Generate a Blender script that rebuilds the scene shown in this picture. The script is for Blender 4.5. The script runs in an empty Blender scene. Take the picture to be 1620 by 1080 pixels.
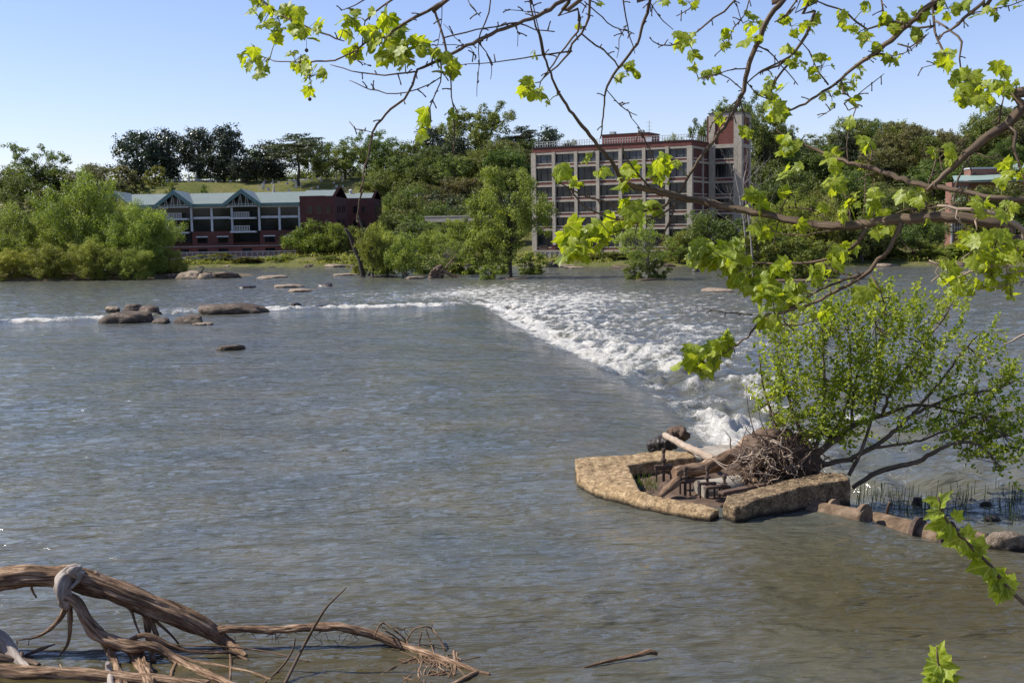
import bpy, math, random
import numpy as np
from mathutils import Vector, Matrix
R = math.radians
# ------------------------------------------------------------------ camera, world, sun
scn = bpy.context.scene
COL = scn.collection
F, PITCH, ROLL, CH = 1800.0, R(5.75), 0.0165, 6.5
cam_d = bpy.data.cameras.new('camera')
cam = bpy.data.objects.new('camera', cam_d); COL.objects.link(cam)
CM = Matrix.Rotation(math.pi/2 - PITCH, 3, 'X') @ Matrix.Rotation(-ROLL, 3, 'Z')
cam.matrix_world = Matrix.Translation((0, 0, CH)) @ CM.to_4x4()
cam_d.sensor_width = 36; cam_d.lens = 36*F/1620; cam_d.clip_end = 8000; cam_d.clip_start = .05
scn.camera = cam
SUN_EL, SUN_AZ = R(47), R(-82)           # azimuth measured from +Y towards +X
w = bpy.data.worlds.new('World'); scn.world = w; w.use_nodes = True
wn = w.node_tree; bg = wn.nodes['Background']
sky = wn.nodes.new('ShaderNodeTexSky'); sky.sky_type = 'NISHITA'; sky.sun_disc = False
sky.sun_elevation = SUN_EL; sky.sun_rotation = SUN_AZ; sky.air_density = 1.0; sky.dust_density = .3; sky.ozone_density = 3.2
tn = wn.nodes.new('ShaderNodeMixRGB'); tn.blend_type = 'MULTIPLY'; tn.inputs[0].default_value = 1; tn.inputs[2].default_value = (1.03, .93, 1.07, 1)
wn.links.new(sky.outputs[0], tn.inputs[1]); wn.links.new(tn.outputs[0], bg.inputs[0]); bg.inputs[1].default_value = 0.115
sd = bpy.data.lights.new('sun', 'SUN'); sd.energy = 4.9; sd.angle = R(.53); sd.color = (1, .95, .87)
so = bpy.data.objects.new('sun', sd); COL.objects.link(so)
sdir = Vector((math.sin(SUN_AZ)*math.cos(SUN_EL), math.cos(SUN_AZ)*math.cos(SUN_EL), math.sin(SUN_EL)))
so.rotation_euler = sdir.to_track_quat('Z', 'Y').to_euler()
scn.view_settings.view_transform = 'Standard'; scn.view_settings.look = 'None'
scn.view_settings.exposure = 0.46; scn.view_settings.gamma = 1.0
scn.cycles.max_bounces = 6; scn.cycles.transparent_max_bounces = 8

# ------------------------------------------------------------------ helpers
def ray(px, py):
    return CM @ Vector(((px-810)/F, (540-py)/F, -1))
def pt(px, py, Y):                        # point at world depth Y
    d = ray(px, py); return Vector((0, 0, CH)) + d*(Y/d.y)
def gp(px, py, z=0.0):                    # point at world height z
    d = ray(px, py); return Vector((0, 0, CH)) + d*((z-CH)/d.z)
def tag(o, label=None, cat=None, group=None, kind=None):
    if label: o['label'] = label
    if cat: o['category'] = cat
    if group: o['group'] = group
    if kind: o['kind'] = kind
    return o
def empty(name, loc, rz=0, label=None, cat=None, group=None):
    o = bpy.data.objects.new(name, None); o.location = loc; o.rotation_euler.z = rz
    o.empty_display_size = .3; COL.objects.link(o); return tag(o, label, cat, group)
def link(name, me, mat, parent=None, loc=None):
    if mat and not me.materials: me.materials.append(mat)
    o = bpy.data.objects.new(name, me); COL.objects.link(o)
    if loc is not None: o.location = loc
    if parent: o.parent = parent
    return o
def copy_tree(o, parent=None):
    c = o.copy(); COL.objects.link(c)
    if parent: c.parent = parent
    for ch in list(o.children): copy_tree(ch, c)
    return c
def npmesh(name, v, f, attr=None, uv=None, smooth=True):
    v = np.asarray(v, np.float32); f = np.asarray(f, np.int32); n, k = f.shape
    me = bpy.data.meshes.new(name)
    me.vertices.add(len(v)); me.vertices.foreach_set('co', v.ravel())
    me.loops.add(n*k); me.loops.foreach_set('vertex_index', f.ravel())
    me.polygons.add(n); me.polygons.foreach_set('loop_start', np.arange(0, n*k, k, dtype=np.int32))
    me.polygons.foreach_set('use_smooth', np.full(n, smooth))
    if attr:
        for an, av in attr.items():
            a = me.attributes.new(an, 'FLOAT', 'POINT'); a.data.foreach_set('value', np.asarray(av, np.float32))
    me.update(calc_edges=True); me.validate(); return me
_rs = np.random.RandomState(5); _P = _rs.permutation(256); _P = np.concatenate([_P, _P, _P]); _A = _rs.rand(256)*2*np.pi
def pn(x, y, s=0):
    x = np.asarray(x, float) + s*17.31; y = np.asarray(y, float) + s*9.77
    xi = np.floor(x).astype(int); yi = np.floor(y).astype(int); xf = x-xi; yf = y-yi
    u = xf*xf*xf*(xf*(xf*6-15)+10); v = yf*yf*yf*(yf*(yf*6-15)+10)
    def g(i, j, a, b):
        h = _A[_P[(_P[i & 255]+j) & 255]]; return np.cos(h)*a + np.sin(h)*b
    return 1.5*((g(xi, yi, xf, yf)*(1-u)+g(xi+1, yi, xf-1, yf)*u)*(1-v) + (g(xi, yi+1, xf, yf-1)*(1-u)+g(xi+1, yi+1, xf-1, yf-1)*u)*v)
def fbm(x, y, o=4, s=0):
    r = 0; a = 1; t = 0
    for k in range(o): r = r + a*pn(x*2**k, y*2**k, s+k); t += a; a *= .5
    return r/t*1.3
def sst(a, b, x):
    t = np.clip((x-a)/(b-a), 0, 1); return t*t*(3-2*t)
def n3(p, f, s=0):
    return (pn(p[:, 0]*f, p[:, 1]*f, s) + pn(p[:, 1]*f+3.1, p[:, 2]*f, s+1) + pn(p[:, 2]*f, p[:, 0]*f+7.7, s+2))/1.7

class MB:
    def __init__(s): s.v = []; s.f = []; s.uv = []; s.sm = []
    def poly(s, pts, uv=None, sm=False):
        b = len(s.v); s.v += [tuple(p) for p in pts]; s.f.append(tuple(range(b, b+len(pts))))
        s.uv.append(uv or [(p[0], p[2]) for p in pts]); s.sm.append(sm)
    def box(s, x0, x1, y0, y1, z0, z1):
        b = len(s.v)
        s.v += [(x0,y0,z0),(x1,y0,z0),(x1,y1,z0),(x0,y1,z0),(x0,y0,z1),(x1,y0,z1),(x1,y1,z1),(x0,y1,z1)]
        for q in ((0,3,2,1),(4,5,6,7),(0,1,5,4),(1,2,6,5),(2,3,7,6),(3,0,4,7)):
            s.f.append(tuple(b+i for i in q)); s.uv.append([(0,0)]*4); s.sm.append(False)
        return s
    def prism(s, pts2, a, b_, axis='y'):       # polygon in xz (axis y) or xy (axis z) extruded a..b
        n = len(pts2); b = len(s.v)
        for t in (a, b_):
            for p in pts2: s.v.append((p[0], t, p[1]) if axis == 'y' else (p[0], p[1], t))
        fs = [tuple(range(b, b+n)), tuple(reversed(range(b+n, b+2*n)))] + [(b+i, b+n+i, b+n+(i+1) % n, b+(i+1) % n) for i in range(n)]
        for q in fs: s.f.append(q); s.uv.append([(0,0)]*len(q)); s.sm.append(False)
        return s
    def tube(s, pts, rad, sides=8, step=None, rough=0.0, groove=0.0, seed=0, flat=1.0, wob=0.0):
        P = [Vector(p) for p in pts]
        if not hasattr(rad, '__len__'): rad = [rad]*len(P)
        n = len(P); out = []; rr = []
        tot = sum((P[i+1]-P[i]).length for i in range(n-1))
        if step is None: step = tot/max(6, n*3)
        for i in range(n-1):
            p0 = P[max(i-1, 0)]; p1 = P[i]; p2 = P[i+1]; p3 = P[min(i+2, n-1)]
            m = max(1, int(round((p2-p1).length/step)))
            for k in range(m):
                t = k/m
                out.append(.5*((2*p1)+(p2-p0)*t+(2*p0-5*p1+4*p2-p3)*t*t+(3*p1-p0-3*p2+p3)*t**3)); rr.append(rad[i]*(1-t)+rad[i+1]*t)
        out.append(P[-1]); rr.append(rad[-1])
        m = len(out); T = []
        for i in range(m):
            d = out[min(i+1, m-1)]-out[max(i-1, 0)]; T.append(d.normalized() if d.length > 1e-9 else Vector((0,0,1)))
        a = T[0].orthogonal().normalized(); L = 0; b = len(s.v); Ls = []
        for i in range(m):
            a = (a - T[i]*a.dot(T[i])); a = a.normalized() if a.length > 1e-6 else T[i].orthogonal().normalized()
            c = T[i].cross(a)
            if i: L += (out[i]-out[i-1]).length
            Ls.append(L)
            o = out[i]
            if wob: o = o + a*float(pn(L*1.7/wob, 3.3, seed))*wob*.25 + c*float(pn(L*1.7/wob, 8.1, seed+1))*wob*.25
            for k in range(sides):
                th = 2*math.pi*k/sides; r = rr[i]
                if rough or groove:
                    q = math.cos(th)*1.3; q2 = math.sin(th)*1.3; sc = L/max(rr[0], .02)
                    r *= 1 + rough*float(pn(q+sc*.35, q2+sc*.13, seed)) + groove*float(pn(th*5/math.pi*1.5*2, sc*.25, seed+4))*1.2
                s.v.append(tuple(o + a*math.cos(th)*r*flat + c*math.sin(th)*r))
        for i in range(m-1):
            ci = 2*math.pi*rr[i]
            for k in range(sides):
                k2 = (k+1) % sides
                s.f.append((b+i*sides+k, b+i*sides+k2, b+(i+1)*sides+k2, b+(i+1)*sides+k))
                s.uv.append([(k/sides*ci, Ls[i]), ((k+1)/sides*ci, Ls[i]), ((k+1)/sides*ci, Ls[i+1]), (k/sides*ci, Ls[i+1])]); s.sm.append(True)
        for e, rv in ((0, True), (m-1, False)):
            q = [b+e*sides+k for k in range(sides)]
            if rv: q.reverse()
            s.f.append(tuple(q)); s.uv.append([(0, 0)]*sides); s.sm.append(False)
        return s
    def build(s, name, mat, parent=None, loc=None):
        me = bpy.data.meshes.new(name); me.from_pydata([tuple(v) for v in s.v], [], s.f)
        me.polygons.foreach_set('use_smooth', s.sm)
        u = me.uv_layers.new(name='UVMap'); flat = [c for q in s.uv for p in q for c in p]
        u.data.foreach_set('uv', flat); me.update(); me.validate()
        return link(name, me, mat, parent, loc)
    def build_at(s, name, mat, o, parent=None):      # world-space verts, origin moved to o
        s.v = [(v[0]-o[0], v[1]-o[1], v[2]-o[2]) for v in s.v]
        return s.build(name, mat, parent, None if parent else o)

# ------------------------------------------------------------------ materials
def mat_new(name):
    m = bpy.data.materials.new(name); m.use_nodes = True; nt = m.node_tree
    return m, nt, nt.nodes, nt.links, nt.nodes['Principled BSDF']
def noise(N, L, scale, detail=5, rough=.6, vec=None, dist=0):
    n = N.new('ShaderNodeTexNoise'); n.inputs['Scale'].default_value = scale; n.inputs['Detail'].default_value = detail
    n.inputs['Roughness'].default_value = rough; n.inputs['Distortion'].default_value = dist
    if vec is not None: L.new(vec, n.inputs['Vector'])
    return n
def ramp(N, L, fac, stops):
    r = N.new('ShaderNodeValToRGB'); e = r.color_ramp.elements
    while len(e) < len(stops): e.new(.5)
    for i, (p, c) in enumerate(stops): e[i].position = p; e[i].color = (c[0], c[1], c[2], 1) if hasattr(c, '__len__') else (c, c, c, 1)
    L.new(fac, r.inputs['Fac']); return r
def mapping(N, L, vec, sc=(1,1,1), rot=(0,0,0)):
    m = N.new('ShaderNodeMapping'); m.inputs['Scale'].default_value = sc; m.inputs['Rotation'].default_value = rot
    L.new(vec, m.inputs['Vector']); return m.outputs[0]
def coord(N, which='Object'): return N.new('ShaderNodeTexCoord').outputs[which]
def bump(N, L, h, dist=.1, st=1.0, nrm=None):
    b = N.new('ShaderNodeBump'); b.inputs['Distance'].default_value = dist; b.inputs['Strength'].default_value = st
    L.new(h, b.inputs['Height'])
    if nrm is not None: L.new(nrm, b.inputs['Normal'])
    return b.outputs[0]
def rough_mat(name, c1, c2, scale=3, c3=None, ro=.85, bd=.02, bs=20, vec='Object', sc=(1,1,1), spec=.3, wet=None, speck=0):
    m, nt, N, L, P = mat_new(name)
    v = mapping(N, L, coord(N, vec), sc)
    n = noise(N, L, scale, 6, .65, v); st = [(.3, c1), (.68, c2)]
    if c3: st = [(.28, c1), (.5, c2), (.7, c3)]
    r = ramp(N, L, n.outputs[0], st); out = r.outputs[0]
    if speck:
        n5 = noise(N, L, speck, 4, .7, v); r5_ = ramp(N, L, n5.outputs[0], [(.36, .35), (.5, 1.0), (.66, 1.35)]); m5 = N.new('ShaderNodeMixRGB'); m5.blend_type = 'MULTIPLY'; m5.inputs[0].default_value = .8
        L.new(out, m5.inputs[1]); L.new(r5_.outputs[0], m5.inputs[2]); out = m5.outputs[0]
    if wet:                        # dark band above the waterline: wet on rocks, damp plus painted shade on concrete
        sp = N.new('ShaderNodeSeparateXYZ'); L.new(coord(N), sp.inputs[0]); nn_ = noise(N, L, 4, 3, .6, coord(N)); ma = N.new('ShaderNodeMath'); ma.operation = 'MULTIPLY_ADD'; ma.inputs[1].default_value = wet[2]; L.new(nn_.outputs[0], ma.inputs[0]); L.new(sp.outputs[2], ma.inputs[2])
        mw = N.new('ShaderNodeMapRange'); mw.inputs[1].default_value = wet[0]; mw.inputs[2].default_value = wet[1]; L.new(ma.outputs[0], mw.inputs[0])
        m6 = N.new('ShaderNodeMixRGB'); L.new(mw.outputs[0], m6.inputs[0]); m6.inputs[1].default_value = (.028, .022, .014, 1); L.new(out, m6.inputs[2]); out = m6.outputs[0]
    L.new(out, P.inputs['Base Color'])
    P.inputs['Roughness'].default_value = ro; P.inputs['Specular IOR Level'].default_value = spec
    n2 = noise(N, L, bs, 5, .7, v); L.new(bump(N, L, n2.outputs[0], bd), P.inputs['Normal']); return m
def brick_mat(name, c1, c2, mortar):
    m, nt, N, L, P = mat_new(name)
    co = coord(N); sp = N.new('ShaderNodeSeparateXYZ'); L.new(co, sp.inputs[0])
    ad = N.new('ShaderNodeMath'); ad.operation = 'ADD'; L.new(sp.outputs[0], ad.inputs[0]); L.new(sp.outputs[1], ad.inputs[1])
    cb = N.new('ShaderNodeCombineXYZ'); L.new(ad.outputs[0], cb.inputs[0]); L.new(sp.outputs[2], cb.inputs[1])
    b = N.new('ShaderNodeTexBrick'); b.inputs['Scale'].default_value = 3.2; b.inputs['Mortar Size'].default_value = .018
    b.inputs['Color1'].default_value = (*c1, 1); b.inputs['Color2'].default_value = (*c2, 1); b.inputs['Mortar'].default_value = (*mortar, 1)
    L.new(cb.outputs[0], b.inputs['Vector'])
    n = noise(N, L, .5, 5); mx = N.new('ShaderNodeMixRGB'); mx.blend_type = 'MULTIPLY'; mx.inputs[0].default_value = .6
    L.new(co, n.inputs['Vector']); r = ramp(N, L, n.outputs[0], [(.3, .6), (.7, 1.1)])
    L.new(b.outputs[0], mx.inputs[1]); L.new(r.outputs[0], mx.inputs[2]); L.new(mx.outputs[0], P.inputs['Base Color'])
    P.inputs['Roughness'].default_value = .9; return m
def plain(name, c, ro=.6, metal=0, spec=.4):
    m, nt, N, L, P = mat_new(name); n = noise(N, L, 2.5, 5, .6, coord(N))
    r = ramp(N, L, n.outputs[0], [(.3, [x*.78 for x in c]), (.7, [min(1, x*1.15) for x in c])])
    L.new(r.outputs[0], P.inputs['Base Color']); P.inputs['Roughness'].default_value = ro; P.inputs['Metallic'].default_value = metal
    P.inputs['Specular IOR Level'].default_value = spec; return m
def leaf_mat(name, dark, light, trans=.4, tcol=None, ro=.5, var=.25, spec=.3, veins=False):
    m, nt, N, L, P = mat_new(name)
    at = N.new('ShaderNodeAttribute'); at.attribute_name = 'tint'
    r = ramp(N, L, at.outputs['Fac'], [(0, dark), (1, light)])
    rout = r.outputs[0]
    if veins:                      # pale radiating veins across each leaf, in the leaf's own coordinates
        def mth(op, a, b=None, c=None):
            q = N.new('ShaderNodeMath'); q.operation = op
            for i_, x_ in enumerate((a, b, c)):
                if x_ is None: continue
                if isinstance(x_, (int, float)): q.inputs[i_].default_value = x_
                else: L.new(x_, q.inputs[i_])
            return q.outputs[0]
        ax = N.new('ShaderNodeAttribute'); ax.attribute_name = 'lx'; ay = N.new('ShaderNodeAttribute'); ay.attribute_name = 'ly'
        an = mth('ARCTAN2', ax.outputs['Fac'], mth('ADD', ay.outputs['Fac'], .06)); fr = mth('ABSOLUTE', mth('SUBTRACT', mth('FRACT', mth('ADD', mth('DIVIDE', an, .66), .5)), .5))
        rad = mth('SQRT', mth('ADD', mth('MULTIPLY', ax.outputs['Fac'], ax.outputs['Fac']), mth('MULTIPLY', ay.outputs['Fac'], ay.outputs['Fac'])))
        dist_ = mth('MULTIPLY', mth('MULTIPLY', fr, .66), rad)
        vm = N.new('ShaderNodeMapRange'); vm.inputs[1].default_value = .010; vm.inputs[2].default_value = .038; vm.inputs[3].default_value = .75; vm.inputs[4].default_value = 0; L.new(dist_, vm.inputs[0])
        nv = noise(N, L, 38, 4, .65, coord(N)); rv = ramp(N, L, nv.outputs[0], [(.3, .68), (.7, 1.2)]); mv = N.new('ShaderNodeMixRGB'); mv.blend_type = 'MULTIPLY'; mv.inputs[0].default_value = 1; L.new(rout, mv.inputs[1]); L.new(rv.outputs[0], mv.inputs[2])
        m8 = N.new('ShaderNodeMixRGB'); L.new(vm.outputs[0], m8.inputs[0]); L.new(mv.outputs[0], m8.inputs[1]); m8.inputs[2].default_value = (.42,.46,.12,1); rout = m8.outputs[0]
    oi = N.new('ShaderNodeObjectInfo')
    hs = N.new('ShaderNodeHueSaturation'); L.new(rout, hs.inputs['Color'])
    mr = N.new('ShaderNodeMapRange'); mr.inputs[3].default_value = 1-var; mr.inputs[4].default_value = 1+var
    L.new(oi.outputs['Random'], mr.inputs[0]); L.new(mr.outputs[0], hs.inputs['Value'])
    mr2 = N.new('ShaderNodeMapRange'); mr2.inputs[3].default_value = .5-.025*min(1, var*4); mr2.inputs[4].default_value = .5+.02*min(1, var*4)
    mu = N.new('ShaderNodeMath'); mu.operation = 'FRACT'; m7 = N.new('ShaderNodeMath'); m7.operation = 'MULTIPLY'; m7.inputs[1].default_value = 7.3
    L.new(oi.outputs['Random'], m7.inputs[0]); L.new(m7.outputs[0], mu.inputs[0]); L.new(mu.outputs[0], mr2.inputs[0]); L.new(mr2.outputs[0], hs.inputs['Hue'])
    L.new(hs.outputs[0], P.inputs['Base Color']); P.inputs['Roughness'].default_value = ro; P.inputs['Specular IOR Level'].default_value = spec
    t = N.new('ShaderNodeBsdfTranslucent'); g = N.new('ShaderNodeMixRGB'); g.blend_type = 'MULTIPLY'; g.inputs[0].default_value = 1
    tc = tcol or (1.7, 1.8, .7); g.inputs[2].default_value = (*tc, 1); L.new(hs.outputs[0], g.inputs[1]); L.new(g.outputs[0], t.inputs[0])
    mx = N.new('ShaderNodeMixShader'); mx.inputs[0].default_value = trans
    L.new(P.outputs[0], mx.inputs[1]); L.new(t.outputs[0], mx.inputs[2]); L.new(mx.outputs[0], N['Material Output'].inputs[0]); return m
def wood_mat(name, c1, c2, c3, sx=26, bd=.02, ro=.85):
    m, nt, N, L, P = mat_new(name)
    uv = coord(N, 'UV'); v = mapping(N, L, uv, (sx, 2.2, 1)); n = noise(N, L, 1, 7, .7, v, .6)
    ob = coord(N); n2 = noise(N, L, 2.2, 5, .6, ob)
    mx = N.new('ShaderNodeMixRGB'); mx.inputs[0].default_value = .25; L.new(n.outputs[0], mx.inputs[1]); L.new(n2.outputs[0], mx.inputs[2])
    r = ramp(N, L, mx.outputs[0], [(.36, c1), (.5, c2), (.62, c3)]); L.new(r.outputs[0], P.inputs['Base Color'])
    P.inputs['Roughness'].default_value = ro; P.inputs['Specular IOR Level'].default_value = .25
    L.new(bump(N, L, n.outputs[0], bd), P.inputs['Normal']); return m
def glass_mat(name, c=(.012,.014,.015)):
    m, nt, N, L, P = mat_new(name); n = noise(N, L, .35, 3, .5, coord(N))
    r = ramp(N, L, n.outputs[0], [(.4, c), (.65, [x*2.6 for x in c])]); L.new(r.outputs[0], P.inputs['Base Color'])
    P.inputs['Roughness'].default_value = .12; P.inputs['Specular IOR Level'].default_value = .3; return m
M = {}
M['bark'] = wood_mat('bark', (.05,.035,.022), (.12,.085,.055), (.24,.18,.12), 60, .004)
M['twig'] = plain('twig', (.10,.065,.04), .8)
M['palebranch'] = wood_mat('pale_branch', (.22,.16,.11), (.34,.26,.19), (.46,.38,.3), 60, .003)
M['farbark'] = plain('far_bark', (.055,.045,.035), .9)
M['greybark'] = plain('grey_bark', (.25,.225,.19), .9)
M['drift'] = wood_mat('driftwood', (.035,.020,.012), (.23,.14,.08), (.58,.41,.27), 34, .05)
M['driftpale'] = wood_mat('pale_driftwood', (.17,.13,.10), (.31,.26,.215), (.46,.40,.345), 14, .012, .6)
M['driftdark'] = wood_mat('dark_driftwood', (.04,.025,.018), (.12,.08,.055), (.25,.18,.13), 24, .02)
M['concrete_old'] = rough_mat('weathered_concrete', (.10,.062,.03), (.35,.24,.125), 5.5, (.60,.44,.25), .95, .06, 17, wet=(.10,.19,.14), speck=26)  # low dark band holds painted-in shade of the wall faces, with damp
M['concrete_brown'] = rough_mat('brown_pebbled_concrete', (.05,.033,.018), (.21,.145,.08), 5.5, (.42,.31,.18), .95, .08, 15, wet=(.12,.24,.16), speck=22)  # front face shade painted into its low dark band, besides the damp
M['concrete'] = rough_mat('concrete', (.30,.26,.205), (.43,.38,.305), 1.2, None, .9, .004, 14)
M['concrete_st'] = rough_mat('stained_concrete', (.13,.11,.09), (.32,.28,.22), .6, (.42,.38,.31), .95, .01, 9, sc=(1,1,.35))
M['rock'] = rough_mat('river_rock', (.03,.022,.016), (.10,.070,.046), 2.2, (.21,.155,.11), .7, .09, 7, wet=(.35,.6,.5), speck=11)
M['rocktan'] = rough_mat('tan_rock', (.13,.095,.065), (.26,.20,.14), 2.4, (.40,.31,.23), .85, .09, 7, wet=(.35,.55,.5), speck=11)
M['rockdark'] = rough_mat('wet_rock', (.018,.013,.01), (.06,.045,.035), 1.3, None, .4, .03, 6)
M['iron'] = rough_mat('rusty_iron', (.03,.02,.015), (.08,.055,.04), 8, (.15,.09,.06), .8, .005, 40)
M['pipe'] = rough_mat('rusty_pipe', (.05,.03,.018), (.15,.10,.06), 3.5, (.28,.20,.13), .85, .02, 18)
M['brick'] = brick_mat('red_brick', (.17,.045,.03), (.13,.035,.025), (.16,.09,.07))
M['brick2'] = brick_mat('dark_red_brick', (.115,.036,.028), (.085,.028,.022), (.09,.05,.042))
M['brick3'] = brick_mat('salmon_brick', (.24,.105,.07), (.20,.085,.06), (.3,.2,.16))
M['glass'] = glass_mat('window_glass'); M['glass2'] = glass_mat('tinted_glass', (.006,.007,.008)); M['blind'] = glass_mat('blind_glass', (.035,.038,.042))
M['white'] = plain('white_paint', (.44,.46,.48), .5); M['steel'] = plain('galvanised_steel', (.42,.42,.40), .5)
M['black'] = plain('dark_frame', (.02,.02,.02), .5)
M['trimgreen'] = plain('green_trim', (.09,.17,.16), .5)
def roof_mat(name, c, period=.45):
    m, nt, N, L, P = mat_new(name); co = coord(N)
    wv = N.new('ShaderNodeTexWave'); wv.inputs['Scale'].default_value = .314/period*1.0; wv.bands_direction = 'X'; L.new(co, wv.inputs[0])
    r = ramp(N, L, wv.outputs[1], [(0, [x*.62 for x in c]), (.25, c), (1, c)])
    n = noise(N, L, .6, 4, .6, co); r2 = ramp(N, L, n.outputs[0], [(.3, .85), (.7, 1.08)])
    mx = N.new('ShaderNodeMixRGB'); mx.blend_type = 'MULTIPLY'; mx.inputs[0].default_value = 1; L.new(r.outputs[0], mx.inputs[1]); L.new(r2.outputs[0], mx.inputs[2])
    L.new(mx.outputs[0], P.inputs[0]); P.inputs['Roughness'].default_value = .45; L.new(bump(N, L, wv.outputs[1], .06), P.inputs['Normal']); return m
M['roof'] = roof_mat('standing_seam_roof', (.21,.245,.195)); M['roof2'] = plain('mint_roof', (.25,.33,.28), .5)
# foliage (tint 0..1 along dark..light)
M['l_magnolia'] = leaf_mat('magnolia_leaves', (.018,.028,.014), (.065,.085,.04), .12, ro=.35, spec=.5)
M['l_mid'] = leaf_mat('mid_green_leaves', (.062,.085,.022), (.18,.215,.055), .34)
M['l_olive'] = leaf_mat('olive_leaves', (.075,.072,.028), (.20,.18,.075), .28)
M['l_light'] = leaf_mat('spring_leaves', (.11,.135,.026), (.30,.32,.07), .38)
M['l_pine'] = leaf_mat('pine_needles', (.03,.045,.018), (.09,.11,.045), .12)
M['l_bush'] = leaf_mat('birch_leaves', (.11,.165,.012), (.40,.43,.040), .45, var=0)
M['l_syc'] = leaf_mat('sycamore_leaves', (.11,.18,.010), (.33,.40,.030), .5, (2.0,1.85,.5), .45, 0, spec=.35, veins=True)
M['reed'] = plain('reed_green', (.05,.07,.02), .8)
# ------------------------------------------------------------------ water
LIPPX = [(-900,545),(-300,520),(0,512),(110,508),(200,505),(290,499),(400,492),(500,489),(620,488),(700,484),(748,480),(800,512),(870,546),(940,580),(1000,610),(1060,652),(1100,690)]
LIP = [gp(*p).to_2d() for p in LIPPX] + [gp(1110,716).to_2d(), gp(1200,770).to_2d(), gp(1345,790).to_2d(), gp(1400,822).to_2d(), gp(1480,845).to_2d(), gp(1620,862).to_2d(), gp(2300,905).to_2d()]
def lipfield(X, Y):
    best = np.full(X.shape, 1e9)
    for a, b in zip(LIP[:-1], LIP[1:]):
        d = b-a; l2 = d.length_squared
        t = np.clip(((X-a.x)*d.x+(Y-a.y)*d.y)/l2, 0, 1)
        best = np.minimum(best, np.hypot(X-a.x-t*d.x, Y-a.y-t*d.y))
    poly = [(p.x, p.y) for p in LIP] + [(60, LIP[-1].y-1), (60, -60), (-120, -60), (-120, LIP[0].y)]
    ins = np.zeros(X.shape, bool); n = len(poly)
    for i in range(n):
        x0, y0 = poly[i]; x1, y1 = poly[(i+1) % n]
        if y0 == y1: continue
        c = ((y0 > Y) != (y1 > Y)) & (X < (x1-x0)*(Y-y0)/(y1-y0)+x0); ins ^= c
    return np.where(ins, -best, best)
MOUNDS = [(1120,655,26,1.0,.34,1.1),(1150,682,40,1.3,.42,1.2),(1175,668,30,1.2,.36,1.1),(1190,700,30,.9,.25,1.0),(1205,622,26,1.1,.3,.9),(1225,640,24,1.2,.28,.8),(1185,606,22,1.1,.22,.7),(1160,595,18,1.0,.2,.6),
 (1215,600,26,1.4,.22,.7),(980,573,24,1.4,.26,.9),(1062,574,28,1.4,.24,.8),(900,546,24,1.8,.26,.9),(852,527,22,2.0,.24,.8),(1010,585,16,1.0,.15,.5),(1130,625,22,1.0,.18,.5),(950,548,40,2.4,.2,.5),(1040,555,36,2.2,.2,.5),
 (800,452,130,14,.0,.30),(900,468,120,9,.05,.32),(730,462,60,8,.05,.35),(1100,600,24,1.4,.2,.5),(1140,575,26,1.6,.16,.5),(1090,520,50,3,.12,.3),(1180,540,50,3,.1,.25),(440,500,40,2,.03,.4),(560,495,60,3,.03,.35),(120,518,90,3,.04,.35),(300,492,50,3,.03,.35),(1290,690,20,1,.1,.35),(1530,600,26,1.4,.12,.5),(1500,640,22,1.2,.1,.4),(1560,560,30,2,.1,.3),(1350,660,30,1.2,.15,.5),(560,462,80,5,.0,.2),(640,470,90,6,.0,.2)]
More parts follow.
